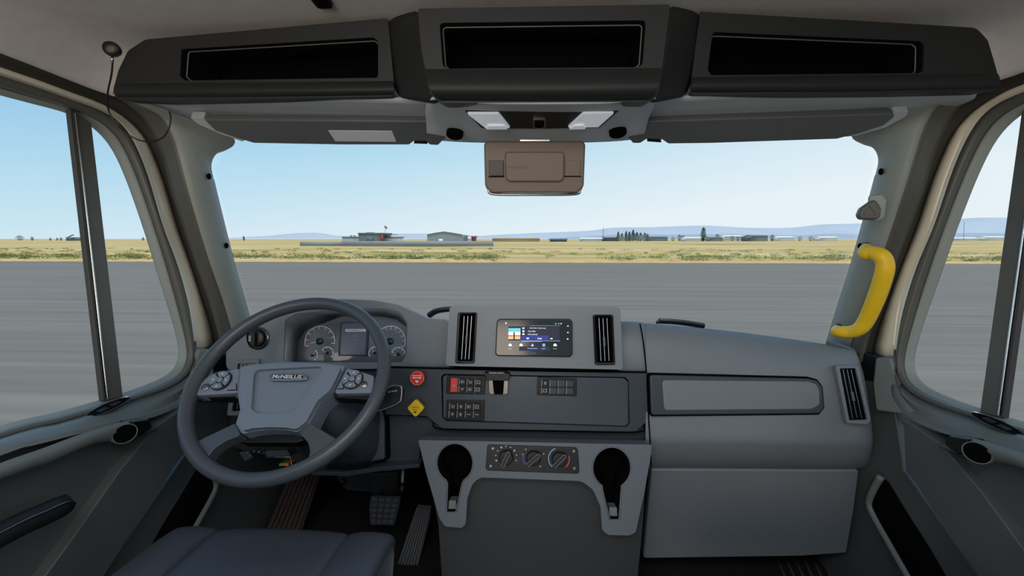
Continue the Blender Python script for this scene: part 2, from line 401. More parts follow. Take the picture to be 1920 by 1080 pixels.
    loft('ledge', [mn(GB3), mn(mid), mn(E0), mn(E1), mn([p + V((.003, 0, -.006)) for p in E1]), mn(E2), mn(E3)], DOORL, d, solid=.004).data.set_sharp_from_angle(angle=math.radians(38))
    # mirror-corner upright at the front of the ledge
    up = [(371, 653), (399, 655), (403, 700), (397, 748), (350, 752), (318, 742), (338, 726), (354, 708), (366, 684)]
    q = [UX(px, py, -x) for (px, py), x in zip(up, (.955, .935, .925, .92, .925, .945, .955, .955, .955))]
    vs_ = mn(q) + mn([p + V((-.05, .02, 0)) for p in q]); k = len(q)
    o = mk('ledge_upright', vs_, [tuple(range(k)), tuple(range(2 * k - 1, k - 1, -1))] + [(i, (i + 1) % k, k + (i + 1) % k, k + i) for i in range(k)], DOORL, d); bev(o, .008, 3)
    # oval switch pocket on the ledge
    oc = UX(205, 766, -.945); opl = Pl(V((oc.x * -s, oc.y, oc.z)), V((.15 * -s, -.1, 1)), V((0, 1, 0)))
    lathe('pocket_rim', opl, (0, 0), [(.0165, .001), (.0172, .0055), (.0160, .006), (.0152, .003)], ALU, d, 40, sx=1.0, sy=3.0, cap=False)
    lathe('pocket_floor', opl, (0, 0), [(.0155, .0045), (.013, .004), (.010, .0035)], VOIDM, d, 40, sx=1.0, sy=3.0)
    for dv in (-.014, .014):
        prism('rocker', opl, roundpoly([(-.006, dv - .01), (.006, dv - .01), (.006, dv + .01), (-.006, dv + .01)], .003), .006, 0, RUB, d, .001)
    # release bezel: a long bar under the ledge with a round finger hole
    tp = [(290, 803), (262, 783), (215, 792), (163, 808), (80, 839), (0, 867)]
    bt = [(288, 808), (262, 822), (220, 829), (173, 837), (90, 875), (0, 906)]
    bx = (.905, .885, .875, .872, .87, .87)
    A = resample(crv(back([UX(p[0], p[1], -x) for p, x in zip(tp, bx)], .2, False), 6), 30)
    B = resample(crv(back([UX(p[0], p[1], -x - .006) for p, x in zip(bt, bx)], .2, False), 6), 30)
    M = [a.lerp(b, .45) + V((.008, 0, 0)) for a, b in zip(A, B)]
    A2 = [p + V((-.032, 0, -.018)) for p in A]; B2 = [p + V((-.05, 0, .006)) for p in B]
    loft('release_bezel', [mn(A2), mn(A), mn(M), mn(B), mn(B2)], DOORL, d, sub=1, solid=.004)
    loft('bezel_gap_shade', [mn(resample(E3, 30)), mn([p + V((-.03, 0, .01)) for p in B2])], VOIDM, d, solid=.002)  # black sheet painted in for the shade between ledge and bar
    hc = UX(233, 813, -.868); hpl = Pl(V((hc.x * -s, hc.y, hc.z)), V((.93 * -s, -.3, .1)))
    lathe('finger_hole', hpl, (0, 0), [(.0185, .003), (.0200, .0035), (.0200, -.008)], DOORL, d, 28, sx=1.15, cap=False)
    lathe('hole_well', hpl, (0, 0), [(.0185, .0032), (.016, .0025), (.012, .002)], VOIDM, d, 28, sx=1.15)
    qd = [UX(px, py, -.876) for px, py in ((247, 789), (278, 785), (284, 800), (262, 817), (246, 816))]; k = len(qd)
    o = mk('bezel_end', mn([p + V((.006, -.003, 0)) for p in qd]) + mn([p + V((-.03, 0, 0)) for p in qd]), [tuple(range(k)), tuple(range(2 * k - 1, k - 1, -1))] + [(i, (i + 1) % k, k + (i + 1) % k, k + i) for i in range(k)], BLACK, d); bev(o, .003)
    # lower panels
    def panel(nm, pxs, x, th, m, bv=.006):
        P = Pl((-x, 0, .5), V((1, 0, 0))); q = [P.at(*p) for p in pxs]; k = len(q)
        vs_ = mn(q) + mn([p + V((-th, 0, 0)) for p in q])
        o = mk(nm, vs_, [tuple(range(k)), tuple(range(2 * k - 1, k - 1, -1))] + [(i, (i + 1) % k, k + (i + 1) % k, k + i) for i in range(k)], m, d); return bev(o, bv, 3)
    panel('rear_panel', [(300, 800), (225, 880), (130, 1015), (0, 1190), (-60, 1300), (-700, 1500), (-700, 1000), (-100, 880), (0, 850), (170, 800)], .93, .03, DOORM)
    panel('front_panel', [(352, 760), (347, 850), (330, 872), (300, 920), (255, 985), (220, 1042), (100, 1230), (-70, 1480), (-120, 1380), (0, 1195), (130, 1018), (225, 882), (292, 800)], .905, .05, DOORM, .003)
    # armrest bar
    ar = [(132, 952), (115, 950), (60, 975), (0, 1003)]
    a3 = [UX(px, py, -.86) for px, py in ar]; a3 = resample(crv(back(a3, .3, False), 5), 24)
    tube('armrest', mn(a3), [.008] + [.016] * 23, RUB, d, 12, flat=1.3)
    am = [p + V((.016, -.004, .012)) for p in a3]
    tube('armrest_bead', mn(am), .0022, ALU, d, 6)
    tube('armrest_foot', mn([a3[20] , a3[20] + V((-.07, 0, -.05))]), .012, RUB, d, 8)
    # ---- kick panel with its bright-edged pocket, fixed to the body
    wl = thing('wall_' + L, None, None, (s * .95, 1.3, 0)); struct(wl)
    P = Pl((-.945, 0, .5), V((1, 0, 0)))
    q = [V((-.945, 1.62, .55)), V((-.945, 1.62, -.02)), V((-.945, .2, -.02)), V((-.945, .2, .02)), P.at(215, 1045), P.at(350, 850), P.at(372, 700)]
    k = len(q); vs_ = mn(q) + mn([p + V((-.03, 0, 0)) for p in q])
    o = mk('kick_panel', vs_, [tuple(range(k)), tuple(range(2 * k - 1, k - 1, -1))] + [(i, (i + 1) % k, k + (i + 1) % k, k + i) for i in range(k)], DOORM, wl); bev(o, .004)
    rim = [(1652, 893), (1640, 915), (1630, 943), (1640, 970), (1668, 1020), (1702, 1080), (1730, 1130)]
    P2 = Pl((.925, 0, .5), V((-1, 0, 0)))
    r3 = [P2.at(*p) for p in rim]; r3 = [V((-p.x, p.y, p.z)) for p in r3]
    tube('pocket_edge', mn(resample(crv(r3, 6), 30)), .009, DOORL, wl, 8)
    r2 = resample(crv(r3, 6), 30)
    inn = [(1664, 905), (1676, 925), (1700, 965), (1735, 1020), (1770, 1080), (1800, 1130)]
    i3 = resample(crv([V((-p.x, p.y, p.z)) for p in [Pl((.94, 0, .5), V((-1, 0, 0))).at(*p) for p in inn]], 6), 30)
    loft('pocket_mouth', [mn(r2), mn([V((-.944, p.y, p.z)) for p in i3])], VOIDM, wl, solid=.003)
    return tr, d, wl
for tag_, s_ in (('left', -1), ('right', 1)):
    tr, d, wl = build_side(tag_, s_)
    w_ = 'driver side' if s_ < 0 else 'passenger side'
    tr['label'] = 'grey front roof pillar trim with seals and cream paint strip, %s' % w_
    d['label'] = 'grey truck cab door with divided window and release bezel, %s' % w_
    wl['label'] = 'dark kick panel with bright edged pocket under the %s dash end' % w_
# floor, front bulkhead
def slab(name, x0, x1, y0, y1, z0, z1, m, parent=None, bv=.002):
    vs_ = [(x, y, z) for x in (x0, x1) for y in (y0, y1) for z in (z0, z1)]
    o = mk(name, vs_, [(0, 1, 3, 2), (4, 6, 7, 5), (0, 4, 5, 1), (2, 3, 7, 6), (0, 2, 6, 4), (1, 5, 7, 3)], m, parent)
    return bev(o, bv) if bv else o
fl = slab('floor', -.98, .98, -.6, 1.66, -.04, 0, FLOORM); struct(fl, 'black ribbed rubber cab floor')
wf = slab('wall_front', -1.0, 1.0, 1.62, 1.66, 0, .62, VOIDM); struct(wf, 'black bulkhead under the dashboard')
for i in range(6):
    q0, q1 = UZ(1452 + i * 17, 1040, 0), UZ(1470 + i * 17, 1078, 0); dd = (q0 - q1); q0 = q0 + dd * .6; q1 = q1 - dd * 2
    tube('floor_rib', [q1 + V((0, 0, .002)), q0 + V((0, 0, .002))], .0045, DOORM, fl, 6)
q = [UZ(*p_, .004) for p_ in ((1554, 1034), (1576, 1034), (1600, 1090), (1566, 1090))]
o = mk('sill_plate', q + [p_ - V((0, 0, .006)) for p_ in q], [(0, 1, 2, 3), (7, 6, 5, 4), (0, 4, 5, 1), (1, 5, 6, 2), (2, 6, 7, 3), (3, 7, 4, 0)], ALU, fl, flat=True)
# ceiling: headliner curving down to the door headers
H = []
tt = [doorpl(-.952).at(*p) for p in ((0, 97), (133, 141), (207, 172))]
edge = resample(back([V((p.x, p.y, p.z)) for p in tt], -.9), 10)
edge.append(V((-.945, 1.06, edge[-1].z - .012)))
rows = []
for e in edge:
    r = []
    hz = ZC - .012 * max(0, (e.y - .5)) 
    fr_ = min(1, max(0, (e.y - .85) / .1)); X = abs(e.x) + .012 * fr_; zE = e.z - .010 * fr_
    prof = [(-X, zE), (-X + .012, zE + (hz - zE) * .45), (-X + .05, zE + (hz - zE) * .86), (-X + .13, hz - .006), (-X + .35, hz), (0, hz + .008)]
    pts = [V((x, e.y, z)) for x, z in prof]
    r = pts + [V((-p.x, p.y, p.z)) for p in reversed(pts[:-1])]
    rows.append(r)
ce = loft('ceiling', rows, HEAD, sub=2, solid=.02); struct(ce, 'grey fabric headliner over the cab')
# black garment clip at the top of the picture
cp = tilt(603, 2, .80, 0); 
gc = thing('roof_clip', 'small black clip fixed to the headliner at the top edge', 'clip', UZ(603, -8, ZC - .01))
cpl = Pl(UZ(603, -6, ZC - .006), V((0, -.25, -1)), V((0, 1, 0)))
prism('clip_base', cpl, roundpoly([(-.022, -.03), (.022, -.03), (.016, .018), (-.016, .018)], .008), .012, .004, BLACK, gc, .003)
prism('clip_tongue', cpl, roundpoly([(-.012, -.02), (.012, -.02), (.009, .012), (-.009, .012)], .005), .017, 0, VOIDM, gc, .002)

# windshield
wpts = []
WL = resample(crv(WE, 6), 14); 
wrows = []
for p in WL:
    row = []
    for k in range(13):
        t = k / 12; x = p.x + (-2 * p.x) * t; bow = .10 * (1 - (2 * t - 1) ** 2)
        row.append(V((x, p.y + .02 + bow, p.z)))
    wrows.append(row)
wrows.insert(0, [p + V((0, -.03, .06)) for p in wrows[0]]); last = wrows[-1]; wrows.append([p + V((0, .09, -.1)) for p in last])
wi = loft('window_1', wrows, GLASS); struct(wi, 'wide clear windshield between the two pillars')

# ================================================================== overhead console
def pl3(a, b):
    """plane through two points and the cab's cross axis, facing the driver"""
    v = (b - a).normalized(); n = V((1, 0, 0)).cross(v)
    if n.dot(CAM - a) < 0: n = -n
    return Pl(a, n, v if v.z > 0 else -v)
oc_ = thing('overhead_console', 'dark grey overhead storage console with three open bins above the windshield', 'console', (0, 1.0, 1.36))
PS = tilt(1010, 100, .945, -8)
PCt = tilt(1010, 100, .855, -8)
hl = [(340, 92), (700, 70), (709, 77), (709, 146), (346, 151), (337, 143)]
hr_ = [(1336, 60), (1725, 77), (1733, 84), (1731, 137), (1334, 141), (1327, 132)]
hc_ = [(824, 43), (1211, 38), (1205, 120), (1196, 126), (838, 129), (830, 122)]
plate('bin_panel', PS, [(212, 168), (222, 132), (240, 95), (272, 74), (727, 34), (741, 180), (300, 190), (218, 187)], 0, .05, OVER, oc_, r=[.02, .02, .03, .04, .004, .012, .01, .02], bevel=.012, holes=[hl], hr=.008, seg=4)
plate('bin_panel', PS, [(1312, 22), (1700, 44), (1830, 52), (1852, 75), (1864, 115), (1876, 158), (1868, 170), (1700, 174), (1293, 178)], 0, .05, OVER, oc_, r=[.004, .01, .03, .03, .02, .02, .02, .01, .012], bevel=.012, holes=[hr_], hr=.008, seg=4)
plate('bin_panel', PCt, [(783, 16), (1257, 8), (1250, 60), (1236, 172), (1222, 191), (822, 193), (805, 172), (790, 90)], 0, .06, OVER, oc_, r=[.006, .006, .02, .03, .05, .05, .03, .02], bevel=.016, holes=[hc_], hr=.008, seg=4)
for h, p in ((hl, PS), (hr_, PS), (hc_, PCt)):
    cup('bin_recess', p, h, .13, VOIDM, oc_, r=.008, off=-.004)  # inside coloured near black to stand for the shade in the bin
    P = roundpoly([p.uv(*q) for q in h], .008); cx = sum(a for a, b in P) / len(P); cy = sum(b for a, b in P) / len(P)
    ring = [p.w(cx + (a - cx) * .985, cy + (b - cy) * .94, -.016) for a, b in P]
    tube('bin_lip', ring, .0014, DIM, oc_, 6, closed=True)
def roll(rows_):
    out = []
    for k, (pts, Y) in enumerate(rows_):
        q = [UY(x, y, Y) for x, y in pts]; a_, m_, b_ = q
        row = [a_, a_.lerp(m_, .01), a_.lerp(m_, .5), m_, m_.lerp(b_, .5), m_.lerp(b_, .99), b_]
        out.append(row)
        if k == 0: out.append([p_.lerp(UY(0, 0, 1), 0) + V((0, -.0006, -.0006)) for p_ in row])
    loft('bin_roll', out, OVER, oc_, sub=2, solid=.003)
roll([(((796, 131), (1010, 131), (1243, 129)), .856), (((799, 147), (1010, 147), (1239, 145)), .846), (((805, 163), (1010, 164), (1235, 161)), .840), (((811, 180), (1010, 181), (1230, 178)), .848), (((836, 194), (1010, 195), (1208, 193)), .882)])
roll([(((222, 158), (480, 156), (737, 153)), .952), (((216, 166), (480, 165), (739, 162)), .944), (((216, 177), (480, 177), (740, 174)), .944), (((230, 188), (480, 188), (738, 184)), .975)])
roll([(((1298, 146), (1580, 143), (1870, 140)), .952), (((1296, 155), (1580, 153), (1874, 148)), .944), (((1295, 169), (1580, 167), (1874, 160)), .944), (((1298, 179), (1580, 177), (1866, 171)), .975)])
# flanks between centre block and side panels, running up to the headliner
def flank(nm, a, b, pa, pb):
    A = [pa.at(*q, -.008) for q in a]; B = [pb.at(*q, -.006) for q in b]
    M1 = [x.lerp(y, .3) + V((0, -.004, 0)) for x, y in zip(A, B)]; M2 = [x.lerp(y, .7) for x, y in zip(A, B)]
    loft(nm, [A, M1, M2, B], OVER, oc_, sub=1, solid=.006)
flank('console_flank', [(724, 38), (731, 90), (737, 140), (742, 182)], [(790, 14), (795, 80), (808, 160), (832, 196)], PS, PCt)
flank('console_flank', [(1316, 25), (1308, 80), (1300, 130), (1290, 180)], [(1250, 6), (1247, 70), (1232, 160), (1208, 194)], PS, PCt)
slab('bin_leak_blocker', -.93, .93, 1.075, 1.09, 1.40, 1.60, VOIDM, oc_, .002)  # unseen plate added to stop light leaking in over the bins
# underside running to the windshield header
def urow(y0, y1, y2, Y, xs=(225, 420, 640, 860, 1010, 1160, 1380, 1640, 1880)):
    out = []
    for i, x in enumerate(xs):
        t = i / (len(xs) - 1); y = y0 * (1 - t) ** 1 + y2 * t
        out.append(UY(x, y, Y))
    return out
U0 = [UY(x, y, .975) for x, y in ((218, 182), (420, 184), (640, 178), (860, 190), (1010, 192), (1160, 190), (1380, 172), (1640, 170), (1872, 165))]
U1 = [UY(x, y, 1.10) for x, y in ((262, 196), (400, 212), (640, 214), (860, 218), (1010, 220), (1160, 216), (1380, 208), (1640, 202), (1800, 196))]
U2 = [UY(x, y, 1.17) for x, y in ((318, 218), (410, 236), (640, 240), (860, 246), (1010, 248), (1160, 244), (1380, 238), (1640, 228), (1740, 215))]
U3 = [UY(x, y, 1.23) for x, y in ((440, 266), (470, 261), (640, 263), (860, 264), (1010, 264), (1160, 263), (1380, 261), (1560, 257), (1598, 260))]
U4 = [p + V((0, .05, .03)) for p in U3]
loft('header_underside', [U0, U1, U2, U3, U4], OVERL, oc_, sub=2, solid=.006)
# dome light housing
D0 = [UY(x, y, .868) for x, y in ((806, 176), (838, 190), (1010, 192), (1205, 190), (1236, 174))]
D1 = [UY(x, y, .96) for x, y in ((795, 205), (868, 204), (1010, 204), (1165, 203), (1225, 200))]
D2 = [UY(x, y, 1.06) for x, y in ((800, 225), (900, 238), (1010, 239), (1122, 237), (1215, 220))]
D3 = [UY(x, y, 1.11) for x, y in ((800, 246), (900, 254), (1010, 256), (1122, 253), (1210, 244))]
D4 = [UY(x, y, 1.17) for x, y in ((800, 262), (900, 266), (1010, 267), (1122, 265), (1206, 260))]
loft('dome_housing', [D0, D1, D2, D3, D4], OVERL, oc_, sub=2, solid=.006)
PDm = pl3(UY(1010, 204, .95), UY(1010, 239, 1.045))
plate('lamp_plinth', PDm, [(870, 204), (1163, 203), (1124, 237), (1010, 239), (903, 238)], .004, .012, OVER, oc_, r=.006, bevel=.002)
ll = plate('lamp_lens', PDm, [(875, 206), (935, 206), (957, 234), (910, 234)], .009, .002, LENS, oc_, r=.004, bevel=.002)
plate('lens_switch', PDm, [(915, 226), (945, 226), (952, 233), (911, 233)], .013, 0, LENS, ll, r=.003, bevel=.0015)
lr = plate('lamp_lens', PDm, [(1093, 206), (1152, 205), (1122, 232), (1064, 233)], .009, .002, LENS, oc_, r=.004, bevel=.002)
plate('lens_switch', PDm, [(1078, 226), (1094, 225), (1098, 232), (1066, 233)], .013, 0, LENS, lr, r=.003, bevel=.0015)
plate('sensor_frame', PDm, [(999, 216), (1024, 216), (1023, 231), (1018, 234), (1004, 234), (1000, 231)], .009, .002, ALU, oc_, r=.003, bevel=.001)
plate('sensor_window', PDm, [(1002, 219), (1021, 219), (1020, 230), (1016, 232), (1006, 232), (1002, 230)], .0105, .002, VOIDM, oc_, r=.003, bevel=.001)
for x, y in ((853, 249), (1158, 246)):
    pp_ = pl3(UY(x, y - 10, 1.075), UY(x, y + 10, 1.10)); lathe('header_port', pp_, pp_.uv(x, y), [(.021, -.004), (.021, .008), (.018, .009)], VOIDM, oc_, 24, sy=.75)

# sun visors
PV = pl3(UY(600, 218, 1.075), UY(600, 262, 1.155))
vl = thing('sun_visor', 'folded grey sun visor with white label on the driver side', 'sun visor', PV.at(610, 240), 'folded sun visors')
plate('visor_body', PV, [(384, 217), (830, 221), (838, 230), (836, 252), (822, 266), (806, 265), (799, 258), (777, 258), (768, 265), (640, 265), (478, 262), (445, 252), (405, 238)], .012, .006, VISOR, vl, r=.006, bevel=.004, seg=3)
lb = plate('visor_label', PV, [(617, 237), (736, 238), (744, 258), (630, 257)], .0135, 0, mat('label_white', (214, 216, 226), .5, var=.02), vl, r=.001, bevel=0)
plate('visor_clip', PV, [(776, 262), (782, 258), (796, 258), (803, 263)], .012, .006, BLACK, vl, r=.001, bevel=.001)
plate('visor_pivot', PV, [(357, 217), (383, 217), (404, 240), (446, 254), (462, 259), (455, 262), (415, 248), (374, 230)], .006, .012, OVERL, vl, r=.004, bevel=.003)
vr = thing('sun_visor', 'folded plain grey sun visor on the passenger side', 'sun visor', PV.at(1430, 235), 'folded sun visors')
plate('visor_body', PV, [(1182, 222), (1672, 206), (1675, 212), (1655, 228), (1610, 243), (1566, 254), (1330, 262), (1252, 263), (1240, 255), (1212, 254), (1200, 262), (1186, 262), (1176, 250), (1176, 230)], .012, .006, VISOR, vr, r=.006, bevel=.004, seg=3)
plate('visor_clip', PV, [(1212, 258), (1218, 255), (1234, 255), (1240, 260)], .012, .006, BLACK, vr, r=.001, bevel=.001)
plate('visor_pivot', PV, [(1676, 206), (1702, 205), (1698, 214), (1660, 235), (1605, 251), (1568, 254), (1590, 247), (1640, 234)], .006, .012, OVERL, vr, r=.004, bevel=.003)

# camera unit hanging at the windshield top
PMr = tilt(1003, 315, 1.10, -6)
mr = thing('mirror_camera_unit', 'taupe rounded camera unit hanging at windshield centre under the dome lights', 'camera unit', PMr.at(1003, 265))
plate('housing', PMr, [(912, 264), (1093, 264), (1098, 270), (1095, 350), (1082, 362), (922, 362), (909, 350), (907, 270)], 0, .035, TAUPE, mr, r=.018, bevel=.010, seg=4)
tp = [(950, 285), (1055, 285), (1058, 290), (1057, 335), (1050, 341), (955, 341), (948, 335), (947, 290)]
plate('face_pad', PMr, tp, .010, 0, TAUPE, mr, r=.005, bevel=.006, seg=3)
plate('lens_window', PMr, [(917, 301), (944, 301), (944, 330), (918, 330)], .006, 0, BLACK, mr, r=.002, bevel=.001)
plate('side_flap', PMr, [(1060, 301), (1088, 301), (1086, 330), (1059, 330)], .005, 0, TAUPE, mr, r=.001, bevel=.001)
plate('flap_gap', PMr, [(1058, 330), (1090, 330), (1090, 331.5), (1058, 331.5)], .004, 0, VOIDM, mr, r=0, bevel=0)
plate('flap_gap', PMr, [(916, 330.5), (945, 330.5), (945, 332), (916, 332)], .0055, 0, VOIDM, mr, r=0, bevel=0)
pe = [PMr.at(*q, -.03) for q in ((910, 345), (914, 355), (924, 364), (1003, 365), (1080, 364), (1090, 356), (1094, 346))]
tube('bright_edge', crv(pe, 5), .0035, CHR, mr, 8)
text('maker_mark', 'McNEILUS', PMr, 970, 314, .052, mat('dark_taupe', (84, 72, 60), .5, var=.03), mr, .0105, .006)
plate('mount_bar', PMr, [(975, 261), (1031, 261), (1031, 264.5), (975, 264.5)], -.006, .02, CHR, mr, r=.001, bevel=.0005)

# microphone on a wire at the left end of the overhead console
mc = thing('gooseneck_microphone', 'small black round microphone with thin looping black cord left of the overhead console', 'microphone', UY(208, 92, .94))
PMc = Pl(UY(209, 93, .925), V((.35, -.9, -.25)))
lathe('capsule', PMc, PMc.uv(209, 92), [(.004, -.02), (.013, -.014), (.0155, -.004), (.0145, .004), (.010, .007), (.004, .0075)], BLACK, mc, 24)
tube('collar', [UY(210, 104, .928), UY(211, 118, .93)], .0026, CHR, mc, 8)
w = [UY(x, y, Y) for x, y, Y in ((211, 118, .93), (209, 140, .94), (202, 175, .97), (203, 205, .99), (220, 235, 1.0), (250, 258, 1.01), (280, 266, 1.03), (305, 258, 1.05), (317, 240, 1.06), (320, 218, 1.06), (317, 209, 1.06))]
tube('cord', crv(w, 8), .0018, BLACK, mc, 8)

# ================================================================== dashboard
db = thing('dashboard', 'grey moulded truck dashboard spanning the cab below the windshield', 'dashboard', (0, 1.25, .45))
PD = tilt(640, 690, 1.19, 8); PB = tilt(1003, 690, 1.10, 12); PM = tilt(1003, 692, 1.145, 8); PM2 = tilt(1003, 790, 1.15, 6)
crestD = [(424, 660), (440, 636), (468, 612), (520, 586), (580, 568), (640, 561), (700, 563), (745, 571), (778, 586), (802, 597), (843, 600)]
hole = [(531, 674), (535, 600), (556, 588), (640, 579), (722, 578), (750, 584), (764, 603), (762, 666), (753, 681), (538, 681)]
plate('driver_fascia', PD, [(424, 694)] + crestD + [(845, 690)], 0, .03, DASH, db, r=.02, bevel=.012, holes=[hole], hr=.012, seg=4)
# far top surface of the dash, out to the windshield base
crestR = [(1166, 601), (1212, 607), (1330, 617), (1450, 632), (1560, 648), (1608, 660)]
cr3 = [PD.at(x, y + 5, -.015) for x, y in crestD] + [UY(x, y + 4, 1.225) for x, y in crestR]
cr3 = resample(crv(cr3, 5), 40)
far = [V((p.x * 1.03, 1.60, CAM.z + (p.z - CAM.z) * 1.60 / p.y - .05)) for p in cr3]; mid_ = [a.lerp(b, .4) - V((0, 0, .012)) for a, b in zip(cr3, far)]
loft('dash_top', [cr3, mid_, far, [V((p.x, 1.61, .45)) for p in far]], DASHD, db, solid=.006)
# cluster tunnel and cluster
PCL = tilt(660, 640, 1.27, 14)
lensp = [(556, 690), (560, 660), (574, 625), (590, 608), (615, 598), (650, 594), (705, 595), (740, 600), (757, 609), (763, 625), (762, 690)]
Hh = resample([PD.at(*p, -.004) for p in hole] + [PD.at(*hole[0], -.004)], 60)
def rs(poly, pl): return resample([pl.at(*p) for p in poly] + [pl.at(*poly[0])], 60)
inner = [(553, 684), (560, 655), (572, 622), (600, 603), (650, 593), (710, 595), (750, 604), (764, 618), (764, 684), (600, 690)]
hin = [(556, 676), (558, 640), (572, 618), (640, 592), (715, 592), (745, 598), (763, 612), (763, 668), (754, 684), (562, 684)]
loft('hood_tunnel', [[PD.at(*p, -.004) for p in hole], [PCL.at(*p, .004) for p in hin]], DASH, db, solid=.004, closed=True)
ic = plate('instrument_cluster', PCL, [(550, 690), (552, 640), (566, 612), (640, 586), (720, 586), (752, 592), (770, 610), (770, 695)], 0, .03, CLUST, db, r=.01, bevel=.002)
ic['label'] = 'dark instrument cluster with white dials'
def gauge(cx, cy, r, a0, a1, nt_, needle):
    c = PCL.uv(cx, cy); arc('dial_arc', PCL, c, r, a0, a1, .0022, WHITE, ic, .001, 28)
    for k in range(nt_):
        a = math.radians(a0 + (a1 - a0) * k / (nt_ - 1)); ca, sa = math.cos(a), math.sin(a); r1, r0 = r, r * .78; w_ = .0009
        P = [(c[0] + ca * r0 - sa * w_, c[1] + sa * r0 + ca * w_), (c[0] + ca * r1 - sa * w_, c[1] + sa * r1 + ca * w_), (c[0] + ca * r1 + sa * w_, c[1] + sa * r1 - ca * w_), (c[0] + ca * r0 + sa * w_, c[1] + sa * r0 - ca * w_)]
        prism('dial_tick', PCL, P, .0014, 0, WHITE, ic)
    a = math.radians(needle); ca, sa = math.cos(a), math.sin(a)
    P = [(c[0] - sa * .0014, c[1] + ca * .0014), (c[0] + ca * r * .92, c[1] + sa * r * .92), (c[0] + sa * .0014, c[1] - ca * .0014)]
    prism('needle', PCL, P, .005, -.003, WHITE, ic)
    lathe('needle_hub', PCL, c, [(r * .22, 0), (r * .22, .006), (r * .14, .008)], BLACK, ic, 20)
gauge(600, 640, .047, 200, -8, 9, 192); gauge(732, 640, .047, 200, -20, 11, 195)
gauge(614, 662, .019, 150, -40, 5, 150); gauge(703, 662, .019, 210, 30, 5, 120); gauge(747, 664, .021, 165, 10, 5, 200); gauge(586, 666, .017, 60, -60, 4, 40)
for t_, px, py, w_ in (('60', 601, 614, .012), ('80', 619, 622, .011), ('40', 581, 624, .011), ('20', 574, 640, .011), ('100', 617, 634, .012), ('10', 727, 617, .010), ('15', 737, 617, .010), ('20', 745, 622, .011), ('25', 752, 630, .010), ('5', 716, 622, .005), ('30', 753, 641, .010)):
    text('dial_number', t_, PCL, px, py, w_, GREYP, ic, .0012)
dp = plate('display_bezel', PCL, [(639, 604), (692, 605), (690, 668), (635, 667)], .004, 0, BLACK, ic, r=.003, bevel=.001)
ds = plate('display_screen', PCL, [(643, 606), (689, 606), (686, 665), (639, 665)], .005, 0, mat('cluster_screen', (62, 66, 82), .2, var=.1, emit=.25), ic, r=.001, bevel=0)
PX_ = PCL
arcpl = PCL
plate('screen_badge', PCL, [(649, 617), (687, 617), (687, 622), (649, 622)], .0056, 0, WHITE, ic, r=.006, bevel=0)
text('screen_badge_text', 'McNEILUS', PCL, 668, 619.5, .050, BLACK, ic, .0064, .0045)
for t_, y in (('PRESS', 630), ('TO SELECT', 637), ('MENU', 644)):
    text('screen_line', t_, PCL, 668, y, .006 * len(t_) * .6, GREYP, ic, .0056)
# light switch and left vent
lk = lathe('headlamp_switch', PD, PD.uv(484, 634), [(.032, -.002), (.034, .004), (.031, .007), (.029, .004), (.026, .004), (.024, .012), (.020, .014), (.012, .0145)], BLACK, db, 40)
lathe('switch_ring', PD, PD.uv(484, 634), [(.0325, .003), (.0345, .005), (.0325, .007), (.0305, .005)], CHR, lk, 40, cap=False)
P = [(-.006, -.019), (.006, -.019), (.006, .019), (-.006, .019)]; u0, v0 = PD.uv(484, 634)
prism('switch_grip', PD, roundpoly([(u0 + a, v0 + b) for a, b in P], .003), .026, -.01, RUB, lk, .002)
prism('switch_mark', PD, [(u0 - .018, v0 - .008), (u0 - .008, v0 - .010), (u0 - .008, v0 + .010), (u0 - .018, v0 + .008)], .0155, -.012, ALU, lk)
def vent(pl, outer, inner, n, parent, frame, lean=0, tab=1, deep=.05, horiz=False):
    f = plate('air_vent', pl, outer, .008, .006, frame, parent, r=.006, bevel=.003, holes=[inner], hr=.003, seg=3)
    cup('vent_duct', pl, inner, deep, VOIDM, f, r=.003, off=.002)
    q = [pl.uv(*p) for p in inner]                       # tl, tr, br, bl
    tl, tr_, br, bl = [V(a) for a in q]
    for k in range(n):
        t = (k + 1) / (n + 1)
        a, b = tl.lerp(tr_, t), bl.lerp(br, t); a, b = a.lerp(b, .03), b.lerp(a, .03)
        w_ = .0007; dd = (b - a).normalized(); nn = V((-dd.y, dd.x)) * w_
        sl_ = prism('slat', pl, [tuple(a - nn), tuple(b - nn), tuple(b + nn), tuple(a + nn)], .003, .022, BLACK, f)
        prism('slat_edge', pl, [tuple(a - nn), tuple(b - nn), tuple(b + nn), tuple(a + nn)], .0042, -.003, SLATM, f)
        if k == n // 2 and tab:
            c = a.lerp(b, .55); e = V((.0028, 0)); h_ = dd * .012
            prism('thumb_tab', pl, roundpoly([tuple(c - e - h_), tuple(c + e - h_), tuple(c + e + h_), tuple(c - e + h_)], .001), .007, -.001, DIM, f, .001)
    return f
vent(PD.shift(.001), [(441, 676), (489, 673), (482, 776), (429, 778)], [(449, 681), (483, 679), (476, 768), (438, 770)], 4, db, DASH)
# driver side lower fascia, dark, behind the wheel
PL_ = tilt(600, 700, 1.22, -4)
plate('lower_fascia', PL_, [(424, 685), (735, 685), (735, 872), (600, 878), (430, 840)], 0, .03, DASHD, db, r=.01, bevel=.006)
